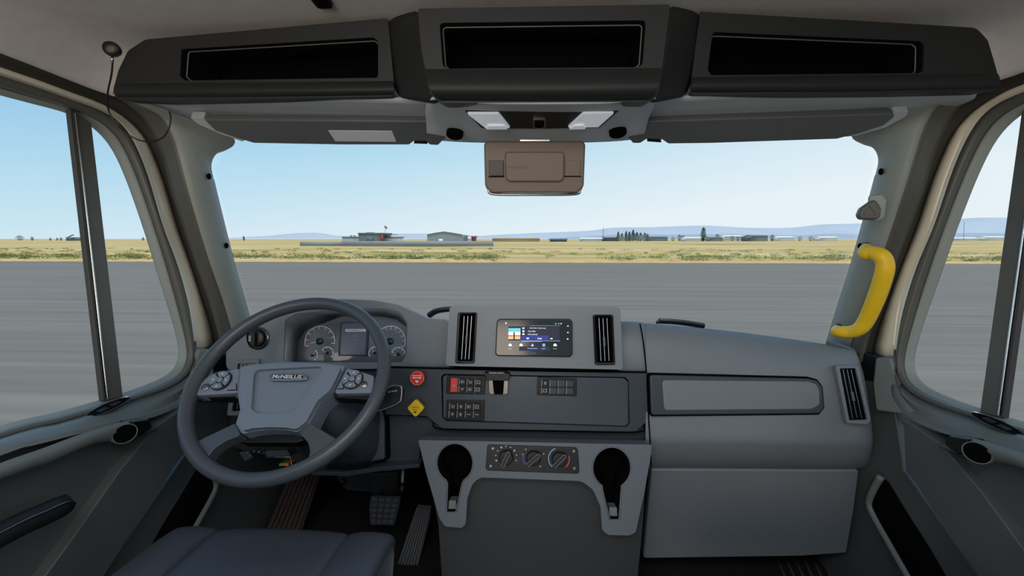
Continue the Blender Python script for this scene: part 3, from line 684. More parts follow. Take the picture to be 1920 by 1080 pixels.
# centre binnacle with vents
bn = plate('centre_binnacle', PB, [(848, 573), (1158, 575), (1163, 580), (1168, 690), (1164, 693), (838, 686), (836, 682), (843, 578)], 0, .09, DASH, db, r=.008, bevel=.009, seg=4, holes=[[(861, 588), (894, 588), (888, 679), (856, 679)], [(1113, 592), (1148, 592), (1152, 682), (1117, 682)]])
vent(PB, [(859, 586), (895, 586), (890, 681), (854, 681)], [(864, 590), (892, 590), (886, 676), (859, 676)], 3, db, BLACK)
vent(PB, [(1111, 590), (1149, 590), (1153, 684), (1115, 684)], [(1115, 594), (1145, 594), (1149, 679), (1119, 679)], 3, db, BLACK)
# mid fascia with recess for the switch panel
rec = [(833, 701), (1172, 707), (1179, 714), (1181, 795), (1174, 801), (836, 790), (829, 783), (827, 706)]
plate('mid_fascia', PM, [(722, 689), (1213, 697), (1219, 785), (1205, 797), (1192, 809), (830, 803), (812, 790), (800, 780), (722, 777)], 0, .03, DASHD, db, r=[.004, .004, .008, .02, .02, .02, .02, .02, .004], bevel=.004, holes=[rec], hr=.008, seg=3)
PSw = PM.shift(-.008)
sw = plate('switch_panel', PSw, [(836, 703), (1170, 709), (1178, 716), (1179, 793), (1172, 799), (838, 788), (831, 781), (830, 707)], 0, .02, GLOSS, db, r=.006, bevel=.002)
tube('panel_shadow_gap', [PSw.at(*p, .001) for p in crv(rec, 2, True)] if False else [PSw.at(*p, .0005) for p in rec], .0022, VOIDM, db, 6, closed=True)
plate('knee_fascia', PM2, [(722, 770), (1221, 782), (1224, 842), (788, 836), (786, 864), (722, 866)], 0, .03, DASHD, db, r=.004, bevel=.004)
tube('step_seam', crv([PM.at(*p, -.002) for p in ((722, 778), (798, 781), (812, 792), (830, 805), (1000, 808), (1192, 811), (1206, 798), (1219, 787))], 4), .0022, VOIDM, db, 6)
tube('upper_seam', [PM.at(*p, .001) for p in ((722, 688), (840, 691), (1000, 695), (1213, 698))], .0025, VOIDM, db, 6)
plate('under_lip', tilt(700, 870, 1.13, 0), [(590, 877), (650, 878), (720, 868), (790, 864), (790, 870), (722, 876), (655, 886), (590, 884)], .02, .04, DASHD, db, r=.002, bevel=.002)
# rocker switch banks
def bank(o, i, cols, redfirst, marks, blank=()):
    b = plate('switch_bank', PSw, o, .006, 0, BLACK, db, r=.003, bevel=.0015)
    q = [V(PSw.uv(*p)) for p in i]; tl, tr_, br, bl = q
    B = lambda s, t: tl.lerp(tr_, s).lerp(bl.lerp(br, s), t)
    for c in range(cols):
        for r_ in range(2):
            if c == 0 and redfirst:
                if r_: continue
                P = [B(.01, .02), B(.23, .02), B(.23, .98), B(.01, .98)]; m_ = REDS; nm = 'hazard_rocker'
            else:
                s0, s1 = c / cols + .02, (c + 1) / cols - .015; t0_, t1_ = (.03, .46) if r_ == 0 else (.55, .98)
                P = [B(s0, t0_), B(s1, t0_), B(s1, t1_), B(s0, t1_)]; m_ = DASHD if (c, r_) in blank else RUB; nm = 'rocker'
            k = prism(nm, PSw, roundpoly([tuple(p) for p in P], .001), .011, -.004, m_, b, .0012)
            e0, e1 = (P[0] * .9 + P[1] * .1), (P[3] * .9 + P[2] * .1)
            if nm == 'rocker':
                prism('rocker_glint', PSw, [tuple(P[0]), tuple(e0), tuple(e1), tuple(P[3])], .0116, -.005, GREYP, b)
            g = marks.get((c, r_))
            if g:
                cc = (P[0] + P[1] + P[2] + P[3]) / 4; w_ = (P[1] - P[0]).length
                T = bpy.data.objects
                pc = Pl(PSw.w(cc.x + .0008, cc.y), PSw.n, PSw.v)
                shapes(g, pc, w_ * .55, b, .0114)
    return b
def shapes(g, pl, w, parent, off):
    h = w / 2; m_ = GREYP
    def pz(P): prism('symbol', pl, [(a * h, b * h) for a, b in P], off + .0006, -off, m_, parent)
    if g == 'tri': pz([(-1, -.8), (1, -.8), (0, .9)])
    elif g == 'down': pz([(-.8, .6), (.8, .6), (0, -.8)])
    elif g == 'box': pz([(-1, -.9), (1, -.9), (1, -.55), (-1, -.55)]); pz([(-1, .55), (1, .55), (1, .9), (-1, .9)]); pz([(-1, -.55), (-.6, -.55), (-.6, .55), (-1, .55)]); pz([(.6, -.55), (1, -.55), (1, .55), (.6, .55)])
    elif g == 'bar': pz([(-.9, -.15), (.9, -.15), (.9, .25), (-.9, .25)])
    elif g == 'fan': pz([(-.9, .8), (-.5, .8), (-.2, -.9), (-.6, -.9)]); pz([(.2, -.9), (.6, -.9), (.9, .8), (.5, .8)]); pz([(-.4, -.2), (.4, -.2), (.4, .1), (-.4, .1)])
    elif g == 'lamp': pz([(-.9, -.6), (-.1, -.9), (-.1, .9), (-.9, .6)]); pz([(.2, .4), (.9, .4), (.9, .7), (.2, .7)]); pz([(.2, -.15), (.9, -.15), (.9, .15), (.2, .15)]); pz([(.2, -.7), (.9, -.7), (.9, -.4), (.2, -.4)])
    elif g == 'up': pz([(-.9, -.1), (.9, -.1), (0, .9)]); pz([(-.35, -.9), (.35, -.9), (.35, -.1), (-.35, -.1)])
bank([(839, 703), (911, 705), (909, 739), (837, 737)], [(846, 707), (905, 709), (904, 735), (845, 734)], 4, True, {(0, 0): 'tri', (1, 0): 'lamp', (2, 0): 'fan', (3, 0): 'box', (1, 1): 'down', (2, 1): 'lamp', (3, 1): 'box'})
bank([(838, 749), (909, 750), (908, 788), (837, 786)], [(843, 753), (902, 754), (902, 782), (841, 781)], 4, False, {(0, 0): 'fan', (1, 0): 'up', (2, 0): 'lamp', (3, 0): 'box', (0, 1): 'down', (1, 1): 'up', (2, 1): 'bar', (3, 1): 'bar'})
bank([(1008, 706), (1081, 709), (1081, 742), (1007, 740)], [(1014, 710), (1075, 712), (1075, 738), (1013, 737)], 4, False, {(0, 0): 'up', (0, 1): 'box'}, [(1, 0), (2, 0), (3, 0), (1, 1), (2, 1), (3, 1)])
# trailer supply lever block
tb = plate('lever_block', PSw, [(917, 706), (954, 707), (953, 735), (950, 738), (921, 738), (917, 735)], .012, 0, ALU, db, r=.003, bevel=.0015)
plate('lever_well', PSw, [(924, 708), (946, 709), (944, 737), (927, 737)], .015, -.01, VOIDM, tb, r=.003, bevel=.001)
th = plate('lever_hood', PSw, [(910, 695), (950, 695), (957, 698), (956, 710), (915, 709)], .035, 0, BLACK, tb, r=.002, bevel=.003)
text('hood_lettering', 'TRAILER SUPPLY', PSw.shift(.036), 931, 699, .042, WHITE, tb, 0, .004)
# ---- passenger side fascia
def prow(*p): return [UY(x, y, Y) for x, y, Y in p]
R0 = prow((1160, 603, 1.22), (1212, 607, 1.22), (1330, 617, 1.22), (1450, 632, 1.215), (1560, 648, 1.205), (1606, 658, 1.20))
R1 = prow((1160, 612, 1.19), (1212, 616, 1.19), (1330, 628, 1.19), (1450, 644, 1.185), (1560, 661, 1.175), (1613, 671, 1.18))
R2 = prow((1160, 655, 1.165), (1212, 658, 1.165), (1330, 664, 1.165), (1450, 674, 1.16), (1560, 684, 1.155), (1620, 692, 1.165))
R3 = prow((1160, 697, 1.15), (1212, 698, 1.15), (1330, 701, 1.15), (1450, 704, 1.145), (1560, 708, 1.14), (1627, 714, 1.155))
R4 = prow((1160, 782, 1.13), (1212, 782, 1.13), (1330, 782, 1.125), (1450, 783, 1.12), (1560, 785, 1.115), (1640, 792, 1.14))
R5 = prow((1160, 822, 1.115), (1212, 822, 1.115), (1330, 822, 1.11), (1450, 824, 1.105), (1560, 826, 1.105), (1643, 830, 1.135))
R6 = prow((1160, 832, 1.118), (1212, 832, 1.118), (1330, 832, 1.113), (1450, 833, 1.108), (1560, 835, 1.108), (1643, 838, 1.138))
R7 = prow((1160, 872, 1.15), (1212, 873, 1.15), (1330, 874, 1.145), (1450, 875, 1.14), (1560, 876, 1.14), (1634, 878, 1.165))
R8 = prow((1160, 875, 1.20), (1212, 876, 1.20), (1330, 877, 1.2), (1450, 878, 1.2), (1560, 879, 1.2), (1628, 881, 1.2))
rowsR = [R0, R1, R2, R3, R4, R5, R6, R7, R8]
loft('centre_shoulder', [[p_.lerp(q_, f_) + V((0, .002, 0)) for f_ in (0, .35, .7, 1.02)] for p_, q_ in [(r_[0], r_[1]) for r_ in rowsR[:4]]] + [[p_ + V((0, .02, -.01)) for p_ in [R3[0], R3[0].lerp(R3[1], .35), R3[0].lerp(R3[1], .7), R3[1]]]], DASH, db, sub=2, solid=.004)
for r_ in rowsR: r_[0] = r_[0].lerp(r_[1], .97)
for r_ in rowsR: e = r_[-1]; r_.append(e + V((.012, .03, 0))); r_.append(e + V((.02, .16, 0)))
loft('passenger_fascia', rowsR, DASH, db, sub=2, solid=.004)
tube('passenger_seam', crv([UY(1200, 607, 1.207), UY(1206, 640, 1.168), UY(1212, 698, 1.146), UY(1216, 780, 1.126), UY(1219, 826, 1.113), UY(1221, 874, 1.146)], 5), .0018, VOIDM, db, 6)
PG = pl3(UY(1380, 703, 1.142), UY(1380, 781, 1.120))
gb = [(1214, 699), (1512, 706), (1530, 711), (1540, 725), (1543, 764), (1533, 777), (1218, 780)]
plate('glovebox_gap', PG, gb, .006, .01, VOIDM, db, r=.008, bevel=.001)
gbd = plate('glovebox_lid', PG, [(1216, 702), (1510, 709), (1527, 713), (1537, 726), (1540, 763), (1531, 774), (1219, 777)], .012, .004, DASHD, db, r=.010, bevel=.004, seg=3)
plate('lid_face', PG, [(1238, 711), (1510, 714), (1524, 719), (1530, 730), (1531, 757), (1515, 766), (1242, 768)], .016, -.006, DASH, gbd, r=.012, bevel=.004, seg=3)
PK = tilt(1400, 880, 1.17, -7)
plate('kick_fascia', PK, [(1222, 880), (1612, 882), (1602, 960), (1588, 1038), (1500, 1044), (1206, 1048)], 0, .03, DASH, db, r=.01, bevel=.006, seg=3)
PVr = Pl(UY(1597, 738, 1.125), V((-.10, -1, .22)))
vent(PVr, [(1563, 685), (1606, 686), (1629, 786), (1623, 794), (1584, 792)], [(1571, 690), (1601, 690), (1623, 786), (1589, 787)], 3, db, DASH)
for s_ in (-1, 1):
    a_, b_ = sorted((s_ * .84, s_ * 1.0)); slab('end_filler', a_, b_, 1.27, 1.30, .38, .715, RUB, db, .004)
    a_, b_ = sorted((s_ * .965, s_ * 1.0)); slab('end_filler', a_, b_, 1.15, 1.30, .38, .72, RUB, db, .004)
# windshield wipers' humps seen over the dash
for xs in (((803, 592, 1.60), (815, 584, 1.62), (835, 580, 1.64), (870, 578, 1.66)), ((1235, 602, 1.6), (1262, 603, 1.62), (1290, 606, 1.62), (1320, 611, 1.62))):
    pts = crv([UY(x, y, 1.585 if xs[0][0] < 1000 else 1.575) for x, y, Y in xs], 5)
    wp = thing('wiper_blade', 'black wiper arm resting outside the glass, %s' % ('left of the centre screen' if xs[0][0] < 1000 else 'right of the centre screen'), 'wiper', pts[0])
    tube('wiper_arm', pts, .010, BLACK, wp, 8); tube('wiper_rubber', [p + V((0, .03, -.01)) for p in pts], .006, RUB, wp, 6)

# ================================================================== fittings in the dash
PSc = PB.shift(.001)
hu = thing('infotainment_screen', 'black glossy infotainment screen with blue media display in the centre binnacle', 'screen', PSc.at(1000, 668))
plate('bezel', PSc, [(937, 598), (1068, 598), (1073, 603), (1073, 664), (1068, 669), (933, 667), (929, 662), (932, 602)], .010, .02, SCRN, hu, r=.006, bevel=.003, seg=3)
def X(x): return 920 + x / 12
def Yp(y): return 590 + y / 12
PI = PSc.shift(.0102)
def emi(n, c, e=.8): return mat(n, c, .5, var=.01, emit=e)
EW = emi('screen_white', (225, 230, 240)); EB = emi('screen_navy', (10, 14, 44), .6); EB2 = emi('screen_blue', (34, 46, 130), .6); EL = emi('screen_lightblue', (120, 160, 235)); ET = emi('screen_teal', (96, 190, 200)); EC = emi('screen_cream', (245, 238, 222)); EO = emi('screen_orange', (240, 178, 124)); EK = emi('screen_dark', (40, 30, 34)); EG = emi('screen_grey', (120, 124, 140), .5)
def sc(nm, x0, y0, x1, y1, m, h=.0004): return plate(nm, PI, [(X(x0), Yp(y0)), (X(x1), Yp(y0)), (X(x1), Yp(y1)), (X(x0), Yp(y1))], h, 0, m, hu, r=0, bevel=0)
sc('media_panel', 400, 262, 1545, 582, EB); sc('media_glow', 670, 470, 1300, 580, EB2, .0006); sc('panel_line', 335, 582, 1560, 598, EG, .0008); sc('panel_line', 700, 590, 1150, 606, EL, .001); sc('panel_line', 900, 242, 1560, 252, EG, .0008)
sc('album_sky', 400, 305, 670, 390, ET, .0009); sc('album_haze', 400, 390, 668, 465, EC, .0009); sc('album_line', 398, 463, 668, 480, EK, .0012); sc('album_sand', 398, 480, 664, 552, EO, .0009); sc('album_figure', 512, 395, 545, 552, EK, .0014)
for s_, x, y, w_ in (('Side Note  Road song', 1055, 305, .042), ('Artist  Album', 925, 372, .020), ('International', 945, 440, .025)):
    text('screen_text', s_, PI, X(x), Yp(y), w_, EW, hu, .0008, .0042)
for x0, y0, x1, y1 in ((712, 290, 760, 318), (716, 352, 758, 392), (712, 420, 760, 455), (806, 518, 860, 550), (1055, 525, 1090, 550), (1105, 525, 1145, 550), (1340, 528, 1394, 550), (1722, 245, 1752, 266), (1722, 390, 1752, 412), (1715, 535, 1748, 560), (330, 175, 362, 205), (1450, 195, 1480, 210), (1525, 190, 1540, 212), (1572, 190, 1598, 212)):
    sc('screen_icon', x0, y0, x1, y1, EW, .0009)
for cx, m_ in ((440, EW), (685, EW), (940, EW), (1195, EL), (1450, EW)):
    if cx == 940: plate('menu_icon', PI, [(X(cx - 28), Yp(708)), (X(cx + 28), Yp(708)), (X(cx), Yp(650))], .0009, 0, m_, hu, r=0, bevel=0)
    elif cx == 1195: sc('menu_icon', cx - 30, 652, cx + 30, 716, m_, .0009)
    else: plate('menu_icon', PI, [(X(cx - 40), Yp(708)), (X(cx + 40), Yp(708)), (X(cx + 34), Yp(670)), (X(cx), Yp(645)), (X(cx - 34), Yp(670))], .0009, 0, m_, hu, r=0, bevel=0)
for s_, cx in (('Audio', 430), ('Bluetooth', 1190), ('Settings', 1445)): text('menu_text', s_, PI, X(cx), Yp(765), .009, EW, hu, .0008, .0022)
sc('menu_line', 830, 755, 1050, 768, EL, .0009); sc('menu_glow', 640, 720, 1330, 812, emi('screen_deep', (8, 26, 52), .6), .0005)
text('maker_mark', 'PIONEER', PI, X(965), Yp(868), .016, GREYP, hu, .0004, .0022)
# brake valve knobs
def octa(r): return [(r * math.cos(math.radians(22.5 + 45 * k)), r * math.sin(math.radians(22.5 + 45 * k))) for k in range(8)]
pk = Pl(PM.at(788, 705), PM.n, PM.v)
rk = thing('trailer_air_knob', 'red octagonal push knob on the dash above the yellow diamond knob', 'knob', PM.at(788, 720))
lathe('shaft', pk, (0, 0), [(.008, 0), (.008, .022)], BLACK, rk, 16)
prism('button', pk, octa(.0205), .034, -.018, RED, rk, .003)
tube('button_edge', [pk.w(a * .93, b * .93, .034) for a, b in octa(.0205)], .0009, mat('pale_red', (245, 150, 130), .4, var=.02), rk, 6, closed=True)
P5 = pk.shift(.0345); pp_ = Pl(P5.o, P5.n, P5.v)
def dot(pl, P, m, parent, nm='print', h=.0006): return prism(nm, pl, P, h, 0, m, parent)
for y in (.007, .001): dot(pp_, [(-.012, y - .0016), (.012, y - .0016), (.012, y + .0016), (-.012, y + .0016)], WHITE, rk)
c = bpy.data.objects
def txt(pl, s, u, v, w, h, m, parent, off=.0008):
    o = text('lettering', s, Pl(pl.o + pl.u * u + pl.v * v, pl.n, pl.v), 0, 0, w, m, parent, off, h)
    return o
def txtuv(pl, s, u, v, w, h, m, parent, off=.0008):
    class Q: pass
    q = Pl(pl.o, pl.n, pl.v); q.uv = lambda a, b: (u, v)
    return text('lettering', s, q, 0, 0, w, m, parent, off, h)
txtuv(pp_, 'AIR', 0, .001, .010, .003, RED, rk); txtuv(pp_, 'TRAILER', 0, .007, .020, .003, RED, rk)
dot(pp_, [(-.006, -.006), (.006, -.006), (0, -.013)], WHITE, rk)
pk = Pl(PM.at(785, 760), PM.n, PM.v)
yk = thing('parking_brake_knob', 'yellow diamond push knob on the dash below the red octagonal knob', 'knob', PM.at(785, 776))
lathe('shaft', pk, (0, 0), [(.008, 0), (.008, .022)], BLACK, yk, 16)
dm = roundpoly([(0, -.0255), (.0245, 0), (0, .0255), (-.0245, 0)], .007)
prism('button', pk, dm, .034, -.018, YEL, yk, .003)
pp_ = pk.shift(.0344)
txtuv(pp_, 'PARKING', 0, .003, .019, .0024, BLACK, yk); txtuv(pp_, 'BRAKE', 0, -.003, .012, .002, BLACK, yk); dot(pp_, [(-.005, -.008), (.005, -.008), (0, -.013)], BLACK, yk)

# ================================================================== centre console with cup holders and climate panel
PC = tilt(1003, 830, 1.055, 14)
cs = thing('centre_console', 'grey centre console with two cup holders and climate controls under the dash', 'console', (0, 1.05, 0))
def cuphole(cx, cy, rx, ry, sw0, sw1, yb, xb):
    P = [(cx + rx * math.cos(math.radians(-60 + 300 * k / 32)), cy - ry * math.sin(math.radians(-60 + 300 * k / 32))) for k in range(33)]
    return P + [(cx - sw0, cy + ry * 1.02), (xb - sw1, yb), (xb + sw1, yb), (cx + sw0, cy + ry * 1.02)]
cl_ = cuphole(853, 868, 34, 37, 14, 9, 960, 846); cr2 = cuphole(1147, 877, 36, 39, 18, 9, 974, 1152)
up_ = [(784, 825), (1222, 834), (1221, 850), (1208, 925), (1192, 998), (1180, 1004), (1140, 1003), (1129, 994), (1126, 950), (1112, 918), (1090, 902), (900, 895), (886, 907), (876, 935), (873, 983), (866, 990), (834, 987), (824, 972), (800, 890)]
rr = [.004, .004, .004, .02, .012, .012, .012, .012, .02, .03, .03, .03, .03, .02, .012, .012, .012, .012, .02]
plate('upper_shell', PC, up_, 0, .05, CONSH, cs, r=rr, bevel=.006, holes=[cl_, cr2], hr=.0, seg=3)
for h, (fx, fy) in ((cl_, (846, 955)), (cr2, (1152, 968))):
    h2 = cup('cup_holder', PC, h, .085, VOIDM, cs, r=0, off=-.003, scale=.9)  # shade inside the holder is put into its near-black colour
    u, v = PC.uv(fx, fy); prism('slot_floor', PC, roundpoly([(u - .011, v - .006), (u + .011, v - .006), (u + .010, v + .016), (u - .010, v + .016)], .003), -.014, .05, DASH, h2, .003)
    tube('holder_lip', [PC.at(*p, .0005) for p in h], .0022, CONSH, cs, 6, closed=True)
# lower body, set back, with side walls
PCb = PC.shift(-.045)
lo = [(794, 829), (1216, 837), (1204, 1000), (1196, 1078), (1185, 1180), (1170, 1420), (870, 1420), (838, 1180), (828, 1078), (822, 985)]
plate('lower_body', PCb, lo, 0, .25, CONS, cs, r=.02, bevel=.015, seg=4, holes=[cl_, cr2], hr=0)
plate('upper_back', PC.shift(-.05), [(787, 828), (1219, 836), (1195, 990), (828, 985)], 0, .06, CONS, cs, r=.006, bevel=0, holes=[cl_, cr2], hr=0)
cpn = plate('climate_panel', PC, [(917, 833), (1079, 838), (1083, 842), (1086, 884), (1082, 887), (915, 881), (911, 877), (914, 836)], .006, 0, BLACK, cs, r=.005, bevel=.0015)
PCk = PC.shift(.006)
for cx, cy, ang in ((949, 857, 65), (1000, 858, 40), (1048, 860, 45)):
    c = PCk.uv(cx, cy)
    lathe('climate_knob', PCk, c, [(.0185, 0), (.0185, .008), (.016, .012), (.010, .0125)], RUB, cpn, 32)
    a = math.radians(ang); ca, sa = math.cos(a), math.sin(a)
    P = [(-.020, -.0045), (.018, -.0045), (.021, 0), (.018, .0045), (-.020, .0045)]
    P = [(c[0] + x * ca - y * sa, c[1] + x * sa + y * ca) for x, y in P]
    prism('knob_grip', PCk, roundpoly(P, .001), .024, -.01, BLACK, cpn, .002)
    tube('grip_edge', [PCk.w(*p, .0243) for p in P], .0007, GREYP, cpn, 5, closed=True)
c = PCk.uv(1048, 860); arc('cold_band', PCk, c, .0265, 110, 230, .002, LBLUE, cpn, .0002); arc('hot_band', PCk, c, .0265, 15, -50, .002, REDP, cpn, .0002)
c = PCk.uv(1000, 858); arc('recirculation_band', PCk, c, .0265, 165, 225, .0016, BLUE, cpn, .0002)
for a in (135, 20, -50, 165): 
    dot(PCk, [(c[0] + .028 * math.cos(math.radians(a)) + x, c[1] + .028 * math.sin(math.radians(a)) + y) for x, y in ((-.003, .002), (.003, .002), (0, -.003))], GREYP, cpn, 'airflow_symbol')
c = PCk.uv(949, 857)
for k in range(9):
    a = math.radians(200 - k * 27); r_ = .0015 if k % 3 else .0022
    lathe('fan_mark', PCk, (c[0] + .027 * math.cos(a), c[1] + .027 * math.sin(a)), [(r_, 0), (r_, .0005)], WHITE, cpn, 10)
for x, y in ((924, 841), (920, 874), (1076, 846), (1077, 878)):
    lathe('panel_screw', PCk, PCk.uv(x, y), [(.0036, 0), (.0034, .0014), (.0018, .0015), (.0018, .0006)], ALU, cpn, 14)

# ================================================================== steering wheel
WC = V((-.561, .931, .725)); WN = V((0, -.7071, .7071))
PW = Pl(WC, WN, V((0, 1, 1)))
swh = thing('steering_wheel', 'grey four spoke steering wheel with button pads and chrome oval badge', 'steering wheel', WC)
ring = []
vs_, fs = [], []
NS, NT = 96, 16; RM, rt_ = .219, .0165
for i in range(NS):
    a = 2 * math.pi * i / NS; rad = PW.u * math.cos(a) + PW.v * math.sin(a)
    for k in range(NT):
        b = 2 * math.pi * k / NT; vs_.append(WC + rad * (RM + rt_ * .92 * math.cos(b)) + WN * (rt_ * 1.08 * math.sin(b)))
for i in range(NS):
    for k in range(NT): fs.append((i * NT + k, i * NT + (k + 1) % NT, ((i + 1) % NS) * NT + (k + 1) % NT, ((i + 1) % NS) * NT + k))
mk('rim', vs_, fs, WHEELM, swh)
PH = PW.shift(-.012)
hubp = [(452, 691), (475, 686), (530, 681), (600, 682), (650, 688), (637, 716), (626, 738), (604, 756), (592, 778), (583, 796), (561, 813), (540, 809), (510, 808), (478, 811), (457, 817), (445, 798), (453, 772), (448, 738)]
rech = [(480, 697), (612, 690), (590, 725), (562, 768), (550, 778), (485, 779), (475, 770)]
hub = plate('hub_pad', PH, hubp, .010, .05, HUBM, swh, r=[.01, .02, .03, .03, .006, .01, .01, .02, .02, .012, .012, .03, .03, .03, .012, .012, .02, .02], bevel=.007, seg=3)
plate('hub_frame', PH.shift(.010), [(457, 693), (478, 689), (530, 685), (600, 686), (643, 691), (632, 715), (621, 736), (599, 754), (587, 776), (578, 793), (559, 808), (540, 805), (510, 804), (478, 806), (460, 811), (450, 797), (458, 772), (453, 738)], .010, .004, HUBM, swh, r=.012, bevel=.007, holes=[rech], hr=.014, seg=4)
# control pads on the upper spokes
PP = PW.shift(-.004)
lp = plate('control_pad', PP, [(364, 743), (372, 728), (386, 711), (400, 702), (425, 696), (451, 692), (447, 738)], .004, .03, HUBM, swh, r=.006, bevel=.003, seg=3)
rp_ = plate('control_pad', PP, [(651, 691), (676, 697), (702, 706), (700, 738), (632, 739), (628, 736)], .004, .03, HUBM, swh, r=.006, bevel=.003, seg=3)
plate('pad_underside', PP.shift(-.03), [(368, 742), (447, 737), (447, 752), (385, 752)], .02, .01, BLACK, swh, r=.003, bevel=.002)
plate('pad_underside', PP.shift(-.03), [(632, 738), (700, 737), (694, 756), (632, 752)], .02, .01, BLACK, swh, r=.003, bevel=.002)
def rosette(cx, cy, R_, parent, px2, py2):
    c = PP.uv(cx, cy)
    lathe('rosette_base', PP, c, [(R_, .003), (R_, .008), (R_ * .93, .0085)], BLACK, parent, 36)
    for k in range(4):
        a0 = 45 + 90 * k + 6
        vs_, fs = [], []
        n = 8
        for j in range(n + 1):
            a = math.radians(a0 + 78 * j / n)
            for r_, h in ((R_ * .36, .008), (R_ * .92, .008), (R_ * .92, .012), (R_ * .36, .011)): vs_.append(PP.w(c[0] + r_ * math.cos(a), c[1] + r_ * math.sin(a), h))
        for j in range(n):
            for q in range(4): fs.append((j * 4 + q, j * 4 + (q + 1) % 4, j * 4 + 4 + (q + 1) % 4, j * 4 + 4 + q))
        fs += [(0, 1, 2, 3), (n * 4, n * 4 + 1, n * 4 + 2, n * 4 + 3)]
        bev(mk('rosette_button', vs_, fs, HUBM, parent), .0008)
        a = math.radians(90 * k)
        q = (c[0] + R_ * .64 * math.cos(a), c[1] + R_ * .64 * math.sin(a)); prism('symbol', PP, [(q[0] - .0022, q[1] - .0018), (q[0] + .0022, q[1] - .0018), (q[0], q[1] + .0024)], .0124, -.011, WHITE, parent)
    lathe('rosette_centre', PP, c, [(R_ * .28, .008), (R_ * .28, .013), (R_ * .18, .0145)], HUBM, parent, 24)
    lathe('round_button', PP, PP.uv(px2, py2), [(.0085, .003), (.0085, .007), (.006, .0085)], ALU, parent, 24)
rosette(417, 716, .024, lp, 388, 728); rosette(663, 714, .024, rp_, 683, 723)
for q in ([(428, 734), (446, 733.5), (446, 720), (444.5, 720), (444.5, 732), (428, 732.5)], ): plate('pad_groove', PP, q, .0046, 0, VOIDM, lp, r=0, bevel=0)
plate('pad_groove', PP, [(634, 731.5), (646, 731.5), (646, 718), (644.5, 718), (644.5, 730), (634, 730)], .0046, 0, VOIDM, rp_, r=0, bevel=0)
# lower spokes
PL2 = PW.shift(-.010)
plate('lower_spoke', PL2, [(444, 796), (455, 818), (428, 829), (405, 843), (392, 862), (387, 872), (352, 842), (385, 824)], .008, .022, WHEELM, swh, r=[.004, .006, .03, .03, .02, .004, .004, .03], bevel=.007, seg=3)
plate('lower_spoke', PL2, [(584, 795), (612, 812), (640, 829), (600, 874), (578, 868), (584, 850), (580, 832), (562, 813)], .008, .022, WHEELM, swh, r=[.004, .03, .004, .004, .02, .03, .03, .006], bevel=.007, seg=3)
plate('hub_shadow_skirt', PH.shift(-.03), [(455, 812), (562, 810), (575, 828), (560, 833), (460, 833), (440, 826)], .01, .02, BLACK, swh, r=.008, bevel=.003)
# badge
PBd = PH.shift(.0205)
bd = plate('badge', PBd, [(505, 709), (505, 706), (509, 702), (535, 700), (571, 701), (577, 704), (576, 711), (571, 713), (540, 714), (508, 714)], .003, .002, CHR, swh, r=.006, bevel=.0012)
plate('badge_field', PBd, [(511, 710.5), (512, 705.5), (537, 703.5), (567, 704), (570, 707), (567, 710.5), (540, 711.5)], .0034, 0, BLACK, bd, r=.004, bevel=0)
text('badge_text', 'McNEILUS', PBd, 540, 707.5, .068, WHITE, bd, .0036, .0088, bold=.02)

# ================================================================== steering column
sc_ = thing('steering_column', 'dark steering column shroud with selector stalk behind the wheel', 'steering column', (-.55, 1.2, .4))
ax = -WN
def csec(t, w, h, dx=0):
    c = WC + ax * t + V((dx, 0, 0)); out = []
    for k in range(20):
        a = 2 * math.pi * k / 20; ca, sa = math.cos(a), math.sin(a)
        ex = math.copysign(abs(ca) ** .5, ca) * w; ey = math.copysign(abs(sa) ** .5, sa) * h
        out.append(c + PW.u * ex + PW.v * ey)
    return out
rows = [csec(.045, .06, .055), csec(.06, .075, .07), csec(.13, .095, .085, .02), csec(.24, .11, .095, .03), csec(.34, .11, .10, .03)]
loft('column_shroud', rows, DASHD, sc_, sub=1, solid=.004, closed=True)
PSh = Pl(UY(660, 800, 1.11), V((.12, -1, .25)))
plate('knee_bolster', PSh, [(590, 745), (640, 738), (712, 738), (721, 790), (722, 862), (690, 868), (600, 868)], 0, .03, DASHD, sc_, r=.01, bevel=.006)
plate('bolster_edge', PSh.shift(-.01), [(712, 745), (728, 775), (728, 862), (715, 866)], 0, .04, VOIDM, sc_, r=.004, bevel=.002)
lathe('ignition_recess', PSh, PSh.uv(672, 772), [(.022, .001), (.024, .004), (.020, .004), (.012, .0035)], VOIDM, sc_, 28, sy=1.3)
# selector stalk: dark paddle with bright edge
PSt = Pl(UY(730, 745, 1.02), V((0, -1, .35)))
tube('stalk_arm', [WC + ax * .09 + V((.07, 0, 0)), PSt.at(715, 750, -.01)], .011, BLACK, sc_, 10)
stk = plate('selector_stalk', PSt, [(700, 742), (738, 722), (753, 722), (757, 727), (756, 748), (748, 757), (710, 772), (697, 764)], .010, .012, BLACK, sc_, r=.006, bevel=.003)
tube('stalk_trim', crv([PSt.at(*p, .010) for p in ((722, 731), (738, 724), (751, 724), (755, 728), (754, 747), (749, 755), (730, 764), (708, 771))], 5), .003, ALU, sc_, 8)
text('stalk_lettering', 'D N R', PSt, 739, 733.5, .022, WHITE, sc_, .0105, .004, ang=.18)

